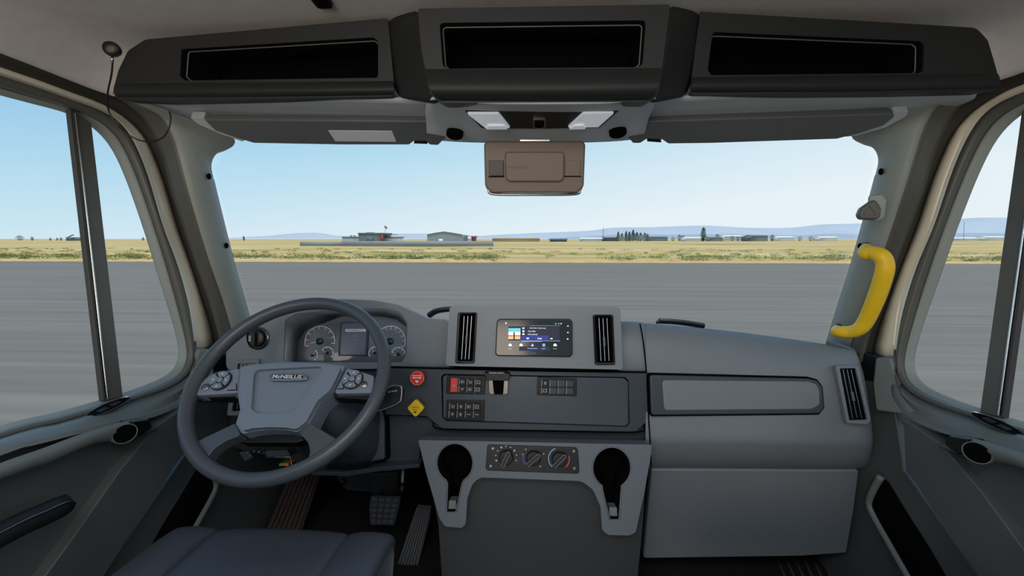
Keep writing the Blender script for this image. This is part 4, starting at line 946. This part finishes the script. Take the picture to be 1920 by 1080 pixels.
# loom, connector and tag under the column
lm = thing('diagnostic_connector', 'dark connector bracket with small orange and green tag under the steering column', 'connector', UY(545, 870, 1.15))
PLm = tilt(545, 850, 1.16, 10)
plate('bracket', PLm, [(506, 841), (545, 840), (553, 852), (507, 853)], .02, .02, DASHD, lm, r=.003, bevel=.002)
tube('bracket_wire', [PLm.at(*p, .022) for p in ((506, 853), (553, 852), (555, 868), (563, 869))], .0022, ALU, lm, 6)
plate('tag', PLm, [(535, 862), (544, 862), (544, 867), (534, 867)], .03, 0, GREEN, lm, r=0, bevel=.0005); plate('tag', PLm, [(544, 862), (552, 862), (551, 867), (543, 867)], .03, 0, ORANGE, lm, r=0, bevel=.0005)
for x, y in ((477, 842), (488, 840), (481, 848), (497, 842)): lathe('terminal', PLm, PLm.uv(x, y), [(.004, 0), (.004, .03), (.002, .032)], ALU, lm, 10)
plate('bracket', PLm, [(452, 846), (464, 862), (480, 855), (472, 844)], .01, .01, DASHD, lm, r=.002, bevel=.001)
# bracket box under the dash, above the brake pedal
bk = thing('pedal_bracket', 'dark grey pedal mounting box under the dash behind the brake pedal', 'bracket', UY(700, 930, 1.45))
PBk = tilt(700, 900, 1.40, 0)
plate('box_face', PBk, [(628, 885), (760, 880), (756, 925), (700, 924), (650, 920), (636, 905)], 0, .08, CONS, bk, r=.006, bevel=.004)
plate('box_step', PBk, [(698, 884), (748, 882), (746, 924), (698, 923)], .012, 0, CONS, bk, r=.004, bevel=.003)
for x, y in ((645, 900), (718, 917)): lathe('bolt', PBk, PBk.uv(x, y), [(.010, 0), (.010, .018), (.006, .02)], BLACK, bk, 6)
# brake pedal
PBr = tilt(722, 960, 1.30, 28)
br_ = thing('brake_pedal', 'black square brake pedal with grid rubber pad and bright arm', 'pedal', PBr.at(722, 985))
plate('pad', PBr, [(695, 928), (752, 930), (748, 952), (739, 986), (693, 985), (691, 952)], 0, .015, RUB, br_, r=.008, bevel=.003)
q = [V(PBr.uv(*p)) for p in ((697, 931), (750, 933), (737, 983), (695, 982))]
PADM = mat('pedal_rubber', (50, 52, 55), .5, bump=.2, var=.08)
for i in range(4):
    for j in range(5):
        B = lambda s, t: q[0].lerp(q[1], s).lerp(q[3].lerp(q[2], s), t)
        e = .018; P = [B(i / 4 + e, j / 5 + e), B((i + 1) / 4 - e, j / 5 + e), B((i + 1) / 4 - e, (j + 1) / 5 - e), B(i / 4 + e, (j + 1) / 5 - e)]
        prism('tread_block', PBr, [tuple(p) for p in P], .005, 0, PADM, br_, .0008)
tube('arm', [UY(757, 866, 1.36), UY(755, 905, 1.35), UY(751, 925, 1.34), UY(742, 938, 1.325)], .010, ALU, br_, 10)
tube('arm_boot', [UY(756, 905, 1.345), UY(751, 930, 1.335)], .013, BLACK, br_, 10)
# accelerator
PA = Pl(UY(775, 1010, 1.30), V((.05, -.8, .6)))
ac = thing('accelerator_pedal', 'long black ribbed accelerator pedal right of the brake pedal', 'pedal', PA.at(765, 1065))
ap = [(783, 945), (810, 947), (806, 975), (783, 1068), (743, 1060), (768, 985)]
plate('pad', PA, ap, 0, .018, RUB, ac, r=.006, bevel=.003)
tl, tr_, br2, bl = [V(PA.uv(*p)) for p in ((781, 952), (807, 954), (783, 1065), (746, 1057))]
for i in range(7):
    a, b = tl.lerp(tr_, (i + .5) / 7), bl.lerp(br2, (i + .5) / 7); n_ = V((.0042, 0))
    prism('rib', PA, [tuple(a - n_ * .8), tuple(a + n_ * .8), tuple(b + n_), tuple(b - n_)], .006, 0, PADM, ac, .001)
# footrest with brown ribs
PF = Pl(UY(550, 960, 1.38), V((.15, -.75, .65)))
fr = thing('footrest', 'dark brown ribbed footrest plate left of the pedals in the footwell', 'footrest', PF.at(540, 1010))
plate('plate', PF, [(545, 880), (604, 880), (560, 1012), (490, 1012)], 0, .02, FLOORM, fr, r=.006, bevel=.003)
tl, tr_, br2, bl = [V(PF.uv(*p)) for p in ((548, 884), (601, 884), (557, 1008), (494, 1008))]
for i in range(7):
    a, b = tl.lerp(tr_, (i + .5) / 7), bl.lerp(br2, (i + .5) / 7); n_ = V((.006, 0))
    prism('rib', PF, [tuple(a - n_ * .8), tuple(a + n_ * .8), tuple(b + n_), tuple(b - n_)], .007, 0, BROWN, fr, .001)
# conduit beside the footrest
cdp = thing('footwell_conduit', 'thick grey flexible pipe running down the footwell beside the footrest', 'pipe', UY(465, 1010, 1.3))
tube('pipe', crv([UY(452, 860, 1.38), UY(458, 910, 1.37), UY(468, 960, 1.34), UY(470, 1010, 1.30), UY(462, 1060, 1.26)], 6), .016, DOORM, cdp, 12)
tube('pipe_bead', crv([UY(440, 880, 1.36), UY(440, 940, 1.34), UY(436, 1010, 1.29)], 6), .004, ALU, cdp, 8)

# ================================================================== seats
def seat(name, label, cx, yf, zt, wdt, group):
    t = thing(name, label, 'seat', (cx, yf - .25, 0), group)
    def cushion(nm, x0, x1, crown):
        rows = []
        ys = [(-.02, -.09), (.0, -.045), (-.006, -.012), (-.03, .0), (-.15, .006), (-.35, .002), (-.66, .0)]
        xs = [0, .03, .10, .5, .90, .97, 1]; zs = [-.014, -.003, 0, crown, 0, -.003, -.014]
        first = [(-.03, -.14)]
        for dy, dz in first + ys:
            rows.append([V((x0 + (x1 - x0) * a, yf + dy, zt + dz + zz * (1 if dz > -.03 else .3))) for a, zz in zip(xs, zs)])
        loft(nm, rows, SEATM, t, sub=2, solid=.01)
    b = wdt * .19
    cushion('cushion_bolster', cx - wdt / 2, cx - wdt / 2 + b, .004)
    cushion('cushion_centre', cx - wdt / 2 + b + .001, cx + wdt / 2 - b - .001, .004)
    cushion('cushion_bolster', cx + wdt / 2 - b, cx + wdt / 2, .004)
    slab('pedestal', cx - wdt * .38, cx + wdt * .38, yf - .42, yf - .10, 0, zt - .13, BLACK, t, .02)
    slab('backrest', cx - wdt * .48, cx + wdt * .48, yf - .86, yf - .70, zt - .02, zt + .55, SEATM, t, .04)
    for o in [t]: pass
    return t
ds_ = seat('driver_seat', 'dark grey vinyl driver seat cushion in front of the steering wheel', -.505, .80, .462, .45, 'cab seats')
tube('cushion_seam', [V((x, .69, .4672)) for x in (-.56, -.5, -.42)], .0012, VOIDM, ds_, 5)
seat('passenger_seat', 'dark passenger seat cushion at the bottom right edge', .50, .72, .445, .52, 'cab seats')

# ================================================================== things on the right pillar
gh = thing('grab_handle', 'yellow bent grab handle on the right windshield pillar', 'handle', UX(1580, 622, .93))
hp = [(1624, 463, 1.16), (1622, 474, 1.135), (1636, 474, 1.12), (1652, 480, 1.10), (1659, 493, 1.095), (1658, 512, 1.097), (1645, 553, 1.12), (1626, 597, 1.15), (1612, 616, 1.165), (1595, 622, 1.185), (1575, 622, 1.205), (1568, 622, 1.23), (1570, 616, 1.26)]
h3 = [UY(x, y, Y) for x, y, Y in hp]
rad_ = [.011, .0165, .0175, .0185, .019, .0195, .0195, .0185, .0175, .0165, .0155, .0145, .011]
c3 = crv(h3, 6); rr_ = []
for i in range(len(c3)):
    f = i / 6; a = int(min(f, 11)); rr_.append(rad_[a] + (rad_[min(a + 1, 12)] - rad_[a]) * (f - a))
tube('grip', c3, rr_, YELH, gh, 16)
for (x, y, Y) in ((1624, 461, 1.165), (1572, 613, 1.265)):
    p0 = UY(x, y, Y); lathe('mount_bolt', Pl(p0, V((-.6, -.8, .2))), (0, 0), [(.009, -.02), (.009, .004), (.006, .006)], BLACK, gh, 14)
kn = thing('pillar_knob', 'grey rounded triangular knob on the right pillar above the yellow handle', 'knob', UY(1640, 392, 1.17))
PKn = Pl(UY(1645, 392, 1.15), V((-.55, -.83, 0)))
plate('knob_base', PKn, [(1628, 366), (1655, 364), (1663, 375), (1658, 408), (1645, 416), (1630, 412)], .004, .02, PILL, kn, r=.008, bevel=.004)
PKn2 = Pl(UY(1632, 395, 1.125), V((-.35, -.93, .05)))
plate('knob_head', PKn2, [(1640, 371), (1652, 392), (1649, 412), (1612, 411), (1608, 402), (1613, 390)], .006, .022, FRAME, kn, r=.012, bevel=.006, seg=4)
tri = [PKn2.at(*p, .0065) for p in ((1629, 387), (1641, 404), (1617, 403))]
tube('triangle_mark', tri, .0008, SEALM, kn, 6, closed=True)

# ================================================================== outside
GZ = -1.15
def nodemat(name, build):
    m = bpy.data.materials.new(name); m.use_nodes = True; t = m.node_tree; b = t.nodes['Principled BSDF']; build(t, b); MATS[name] = m; return m
def asphalt(t, b):
    g = t.nodes.new('ShaderNodeTexCoord'); mp = t.nodes.new('ShaderNodeMapping'); mp.inputs['Scale'].default_value = (.03, 1.6, 1)
    n = t.nodes.new('ShaderNodeTexNoise'); n.inputs['Scale'].default_value = 2.2; n.inputs['Detail'].default_value = 5
    r = t.nodes.new('ShaderNodeValToRGB'); r.color_ramp.elements[0].position = .3; r.color_ramp.elements[1].position = .75
    r.color_ramp.elements[0].color = (*lin((118, 111, 101)), 1); r.color_ramp.elements[1].color = (*lin((136, 128, 117)), 1)
    t.links.new(g.outputs['Object'], mp.inputs[0]); t.links.new(mp.outputs[0], n.inputs[0]); t.links.new(n.outputs[0], r.inputs[0]); t.links.new(r.outputs[0], b.inputs['Base Color'])
    b.inputs['Roughness'].default_value = .85; b.inputs['Specular IOR Level'].default_value = .12
ASPH = nodemat('asphalt', asphalt)
def fieldm(t, b):
    g = t.nodes.new('ShaderNodeTexCoord'); mp = t.nodes.new('ShaderNodeMapping'); mp.inputs['Scale'].default_value = (.12, .5, 1)
    n = t.nodes.new('ShaderNodeTexNoise'); n.inputs['Scale'].default_value = .18; n.inputs['Detail'].default_value = 8; n.inputs['Roughness'].default_value = .65
    r = t.nodes.new('ShaderNodeValToRGB'); cr = r.color_ramp
    cr.elements[0].position = .32; cr.elements[0].color = (*lin((160, 148, 88)), 1); cr.elements[1].position = .62; cr.elements[1].color = (*lin((236, 206, 150)), 1)
    e = cr.elements.new(.46); e.color = (*lin((214, 184, 118)), 1)
    n2 = t.nodes.new('ShaderNodeTexNoise'); n2.inputs['Scale'].default_value = 3; n2.inputs['Detail'].default_value = 4
    mixr = t.nodes.new('ShaderNodeMix'); mixr.data_type = 'RGBA'; mixr.blend_type = 'MULTIPLY'; mixr.inputs[0].default_value = .35
    t.links.new(g.outputs['Object'], mp.inputs[0]); t.links.new(mp.outputs[0], n.inputs[0]); t.links.new(n.outputs[0], r.inputs[0]); t.links.new(g.outputs['Object'], n2.inputs[0])
    t.links.new(r.outputs[0], mixr.inputs['A']); t.links.new(n2.outputs[0], mixr.inputs['B']); 
    t.links.new(mixr.outputs['Result'], b.inputs['Base Color']); b.inputs['Roughness'].default_value = .95; b.inputs['Specular IOR Level'].default_value = .1
FIELD = nodemat('dry_grass_field', fieldm)
VERGE = mat('dry_verge', (210, 172, 112), .95, var=.25, vscale=.8)
def sheet(name, x0, x1, y0, y1, z, m, th=.3):
    vs_ = [(x, y, zz) for x in (x0, x1) for y in (y0, y1) for zz in (z - th, z)]
    o = mk(name, vs_, [(0, 1, 3, 2), (4, 6, 7, 5), (0, 4, 5, 1), (2, 3, 7, 6), (0, 2, 6, 4), (1, 5, 7, 3)], m, flat=True); return struct(o)
sheet('tarmac', -260, 260, -60, 38.6, GZ, ASPH)['label'] = 'grey tarmac apron in front of the truck'
sheet('verge', -260, 260, 38.6, 42, GZ + .03, VERGE)['label'] = 'dry orange verge along the tarmac edge'
# field with gentle swells
nx, ny = 60, 40
vs_, fs = [], []
for j in range(ny + 1):
    Y = 42 + (1500 - 42) * (j / ny) ** 3
    for i in range(nx + 1):
        x = (i / nx - .5) * (420 + Y * 3.6); z = GZ + .02 + (0.05 * math.sin(x * .11 + j) + .04 * math.sin(x * .037 + Y * .05)) * (1 if j else 0) * min(1, 60 / (Y - 20))
        vs_.append((x, Y, z))
for j in range(ny):
    for i in range(nx): a = j * (nx + 1) + i; fs.append((a, a + 1, a + nx + 2, a + nx + 1))
struct(mk('field', vs_, fs, FIELD), 'flat dry grass field beyond the tarmac')
# scrub along the verge: uncountable small leaves
def leafcloud(verts, faces, c, rx, ry, rz, n, s):
    for _ in range(n):
        while True:
            a = V((random.uniform(-1, 1), random.uniform(-1, 1), random.uniform(-1, 1)))
            if a.length < 1: break
        p = V((c[0] + a.x * rx, c[1] + a.y * ry, c[2] + a.z * rz)); d = V((random.gauss(0, 1), random.gauss(0, 1), random.gauss(0, 1))).normalized(); e = d.orthogonal().normalized()
        k = len(verts); h = s * random.uniform(.6, 1.4)
        verts += [p - e * h * .35, p + e * h * .35, p + d * h]; faces.append((k, k + 1, k + 2))
for nm, m_, cnt, ylo, yhi, hh, lab in (('roadside_scrub', mat('scrub_green', (112, 122, 70), .9, var=.35, vscale=.5), 300, 42.5, 50, .40, 'low green scrub growing behind the verge'), ('dry_grass_tufts', mat('grass_straw', (206, 186, 116), .95, var=.25, vscale=.5), 260, 41, 70, .28, 'straw coloured dry grass tufts scattered over the field'), ('sage_tufts', mat('sage_grey', (140, 146, 98), .9, var=.3, vscale=.5), 160, 50, 90, .30, 'pale sage tufts scattered over the field')):
    vv, ff = [], []
    for k in range(cnt):
        Y = random.uniform(ylo, yhi); x = random.uniform(-1.35, 1.2) * Y
        if nm == 'roadside_scrub' and (abs(x - 2) < 6 or random.random() < .25 * (x > 8)): continue
        h = hh * random.uniform(.5, 1.3)
        leafcloud(vv, ff, (x, Y, GZ + h * .5), h * random.uniform(1.5, 4.5), h * 1.3, h * .55, 90, .12)
    o = mk(nm, vv, ff, m_, flat=True); props(o, lab, 'scrub', None, 'stuff')
# hills
def hill(name, pts, D, m, label):
    top = [UY(x, y, D) for x, y in pts]
    top = crv(top, 6); rows = [[V((p.x, D - 500, GZ)) for p in top], [V((p.x, D - 180, GZ + (p.z - GZ) * .6)) for p in top], top, [V((p.x, D + 500, GZ)) for p in top]]
    o = loft(name, rows, m); struct(o, label); return o
HILL = mat('hill_far_haze', (186, 192, 198), 1, var=.04, vscale=.004, spec=0); HILL2 = mat('hill_near_haze', (168, 176, 184), 1, var=.05, vscale=.004, spec=0)  # distance haze is mixed into both hill base colours
hill('hills', [(860, 447), (920, 441), (1000, 437), (1100, 433), (1150, 427), (1220, 426), (1320, 423), (1400, 427), (1480, 427), (1540, 421), (1610, 419), (1700, 415), (1800, 410), (1860, 408), (1950, 410), (2100, 416)], 4200, HILL, 'haze-tinted hills on the right of the horizon')
hill('hills', [(430, 446.5), (500, 442), (560, 437), (600, 437), (640, 442), (720, 439), (800, 438), (880, 441), (950, 446)], 4600, HILL, 'low haze-tinted hill behind the hangars')
hill('hills', [(1040, 447), (1120, 442), (1180, 438), (1250, 440), (1340, 439), (1420, 440), (1500, 441), (1560, 438), (1640, 441), (1750, 438), (1850, 437), (1960, 440)], 2600, HILL2, 'lower haze-tinted rise behind the town')
# buildings
def block(t, nm, px0, px1, py, D, dep, m, base=None):
    a, b = UY(px0, py, D), UY(px1, py, D); zb = GZ if base is None else UY(px0, base, D).z
    return slab(nm, a.x, b.x, D, D + dep, zb, max(a.z, zb + .05), m, t, 0)
BG = mat('building_grey', (150, 160, 164), .8, var=.05); BD = mat('building_dark', (112, 120, 128), .8, var=.06); BW = mat('building_white', (236, 238, 240), .7, var=.03); BR = mat('building_red', (150, 80, 66), .8, var=.08); BT = mat('building_tan', (200, 184, 150), .85, var=.06); WALLG = mat('low_wall', (150, 156, 158), .85, var=.04)
w_ = thing('perimeter_wall', 'long low grey wall in front of the hangars', 'wall', (UY(760, 455, 119).x, 119, GZ))
block(w_, 'wall_run', 562, 640, 453.5, 121, .5, WALLG); block(w_, 'wall_run', 640, 925, 452, 119, .5, WALLG)
h1 = thing('terminal_building', 'grey flat roofed building with dark door left of the hangar', 'building', (UY(700, 445, 210).x, 210, GZ))
block(h1, 'main_hall', 672, 716, 437.5, 210, 14, BG); block(h1, 'roof_cap', 671, 717, 436.5, 209.5, 15, BD, 439.5); block(h1, 'red_corner', 713.5, 717, 440, 209, 2, BR); block(h1, 'dark_door', 687, 698, 443, 209, .4, BD); block(h1, 'roof_plant', 686, 697, 435.5, 212, 4, BD, 437.5); block(h1, 'canopy', 716, 734, 439, 210, 10, BD, 440); block(h1, 'annex', 717, 746, 444, 214, 8, BW); block(h1, 'annex_roof', 716, 747, 444, 213, 10, BD, 446)
lw = thing('low_shed', 'long white low shed left of the grey terminal building', 'building', (UY(655, 448, 228).x, 228, GZ))
block(lw, 'wall', 641, 669, 446, 228, 10, BW); block(lw, 'roof', 641, 669.5, 444, 227.5, 11, BD, 446); block(lw, 'chimney', 657, 659, 441, 229, 1, BD); block(lw, 'chimney', 663, 665, 441, 229, 1, BD)
hg = thing('hangar', 'grey aircraft hangar with shallow pitched roof beyond the low wall', 'building', (UY(833, 445, 230).x, 230, GZ))
P = [UY(x, y, 230) for x, y in ((801, 452), (801, 440.5), (815, 437.5), (832, 435), (850, 437.5), (866, 441), (866, 452))]; P[0].z = P[-1].z = GZ; k = len(P)
mk('hall', P + [p + V((0, 22, 0)) for p in P], [tuple(range(k)), tuple(range(2 * k - 1, k - 1, -1))] + [(i, (i + 1) % k, k + (i + 1) % k, k + i) for i in range(k)], BG, hg, flat=True)
tube('roof_edge', [p + V((0, -.1, .1)) for p in P[1:-1]], .22, BD, hg, 6); block(hg, 'white_van_door', 822, 830, 448, 229.5, .4, BW)
for k, (x0, x1, y, D, m_, lab) in enumerate(((867, 880, 446, 256, BW, 'white shed to the right of the pitched hangar'), (884, 888, 443.5, 238, BR, 'small red tower block right of the pitched hangar'), (923, 1012, 446, 300, BT, 'long tan shed right of the low grey wall'), (1032, 1063, 448, 280, BD, 'dark low shed between tan shed and tower mast'), (1090, 1129, 446.5, 330, BW, 'white hall beside the lattice mast'), (1133, 1158, 445, 335, BD, 'dark gabled hall left of the conifer clump'), (1218, 1252, 444, 360, BG, 'grey hall right of the conifer clump'), (1286, 1322, 445.5, 340, BW, 'white hall beneath the tall cypress'), (1332, 1355, 445, 350, BG, 'grey hall right of the tall cypress'), (1360, 1392, 442, 380, BW, 'long white roof far right of the cypress'), (1411, 1440, 441.5, 350, BG, 'grey blue hall at the right of the town'), (1404, 1411, 444, 345, BD, 'small dark block beside the grey blue hall'), (1460, 1490, 444, 380, BW, 'white low house far right'), (1540, 1570, 444.5, 400, BW, 'white house just left of the right pillar'), (1788, 1836, 446, 420, BW, 'white sheds seen through the right side window'), (1852, 1890, 444, 440, BW, 'white roof near the right window bar'))):
    t = thing('distant_shed', lab, 'building', (UY((x0 + x1) / 2, y, D).x, D, GZ), 'sheds on the horizon')
    block(t, 'wall', x0, x1, y + 1.2, D, 12, m_)
    a, b = UY(x0, y + 1.2, D), UY(x1, y + 1.2, D); zt = UY(x0, y - 1, D).z; o_ = .8
    mk('roof', [V((a.x - o_, D - o_, a.z)), V((b.x + o_, D - o_, a.z)), V((b.x + o_, D + 13, a.z)), V((a.x - o_, D + 13, a.z)), V((a.x - o_, D + 6, zt)), V((b.x + o_, D + 6, zt))], [(0, 1, 5, 4), (2, 3, 4, 5), (0, 4, 3), (1, 2, 5), (0, 3, 2, 1)], BD if m_ is BG else m_, t, flat=True)
# windsock
ws = thing('windsock', 'dark windsock on a thin pole behind the grey building', 'windsock', (UY(722, 447, 232).x, 232, GZ))
tube('pole', [V((UY(722, 440, 232).x, 232, GZ)), UY(722, 424, 232)], .12, BG, ws, 6); tube('sock', [UY(721.5, 424, 232), UY(726, 429, 232)], [.55, .3], BD, ws, 8)
mt = thing('lattice_mast', 'thin dark mast standing left of the conifer clump', 'mast', (UY(1131, 447, 325).x, 325, GZ))
bx_ = UY(1131, 440, 325).x
for dx in (-.5, .5): tube('leg', [V((bx_ + dx, 325, GZ)), V((bx_, 325, UY(1131, 426, 325).z))], .10, BD, mt, 5)
tube('cross_brace', [V((bx_ - .45, 325, GZ + 1)), V((bx_ + .4, 325, GZ + 2))], .07, BD, mt, 5)
mt2 = thing('lattice_mast', 'very thin mast seen through the right side window', 'mast', (UY(1808, 440, 405).x, 405, GZ)); tube('leg', [V((UY(1808, 440, 405).x, 405, GZ)), UY(1808, 415, 405)], .16, BD, mt2, 5)
# trees
TG = mat('conifer_green', (96, 108, 90), .95, var=.3, vscale=.15); TG2 = mat('cypress_green', (78, 104, 70), .95, var=.25, vscale=.2); BARK = mat('bark', (80, 66, 54), .9, var=.2)
def tree(px, ytop, D, wpx, kind, lab, group=None, m_=TG):
    b = UY(px, 446, D); zt = UY(px, ytop, D).z; H = zt - GZ; w = wpx / FPX * D / 2
    t = thing('distant_tree', lab, 'tree', (b.x, D, GZ), group)
    tube('trunk', [V((b.x, D, GZ)), V((b.x, D, GZ + H * .6))], [H * .03, H * .01], BARK, t, 6)
    vv, ff = [], []
    for k in range(7):
        f = k / 6; r = w * (1.05 - .85 * f) if kind == 'cone' else w * (.55 + .9 * math.sin(math.pi * min(1, f * .92 + .04))) * .75
        leafcloud(vv, ff, (b.x, D, GZ + H * (.12 + .82 * f)), r, r, H * .11, 110, H * .07)
    mk('crown', vv, ff, m_, t, flat=True)
tree(1318.5, 427.5, 330, 10, 'oval', 'tall dark cypress standing alone among the sheds', None, TG2)
ORD = ['leftmost', 'second', 'third', 'fourth', 'fifth', 'sixth', 'seventh', 'eighth', 'rightmost']
for k_, (px, yt, w_) in enumerate(((1159, 436, 7), (1166, 439, 9), (1174, 435, 7), (1180, 436, 8), (1187, 433, 10), (1194, 437, 11), (1201, 438, 12), (1209, 438, 12), (1214, 440, 8))):
    tree(px, yt - 1, 320 + (k_ % 3) * 9, w_ * 1.5, 'cone', '%s conifer%s in the dense clump right of the mast' % (ORD[k_], '' if k_ in (0, 8) else ' from the left'), 'conifer clump')
for px, yt, lb_ in ((1262, 445, 'low tree just right of the grey hall beyond the conifer clump'), (1274, 441, 'rounded tree left of its twin before the white cypress hall'), (1281, 442, 'rounded tree touching the white hall under the cypress'), (1345, 440, 'tree rising above the grey hall right of the cypress'), (1373, 443, 'left one of two trees before the long white roof'), (1384, 444, 'right one of two trees before the long white roof'), (1448, 441, 'tree at the right end of the grey blue hall'), (1500, 444, 'tree just right of the white low house far right'), (1520, 444, 'small tree left of the last white house before the pillar')):
    tree(px, yt - .5, 366, 10, 'oval', lb_, 'small trees in the town')
for px, yt, w_, lb_ in ((37, 442, 14, 'largest dark dome shaped bush on the left window horizon'), (60, 444.5, 6, 'small bush right of the dome shaped bush'), (94, 446, 4, 'leftmost tiny bush of three left of the farm machine'), (107, 446, 4, 'middle tiny bush of three left of the farm machine'), (114, 445.5, 5, 'tiny bush nearest to the farm machine')):
    tree(px, yt, 420, w_, 'oval', lb_, 'bushes on the left horizon')
tree(457, 443, 400, 4, 'oval', 'lone small tree on the horizon right of the left pillar')
tree(268, 445, 420, 5, 'oval', 'tiny dark tree on the horizon in the left vent pane')
hv = thing('farm_machine', 'dark farm machine with raised arm on the horizon behind the left window bar', 'machine', (UY(140, 446, 380).x, 380, GZ))
block(hv, 'body', 132, 156, 444.8, 380, 3, BD); tube('arm', [UY(128, 445, 379), UY(134, 441.5, 379), UY(138, 440.5, 379)], .5, BD, hv, 6); block(hv, 'cab', 127, 132, 445, 380, 3, BD); block(hv, 'post', 123, 125, 444.5, 380, 1, BD)
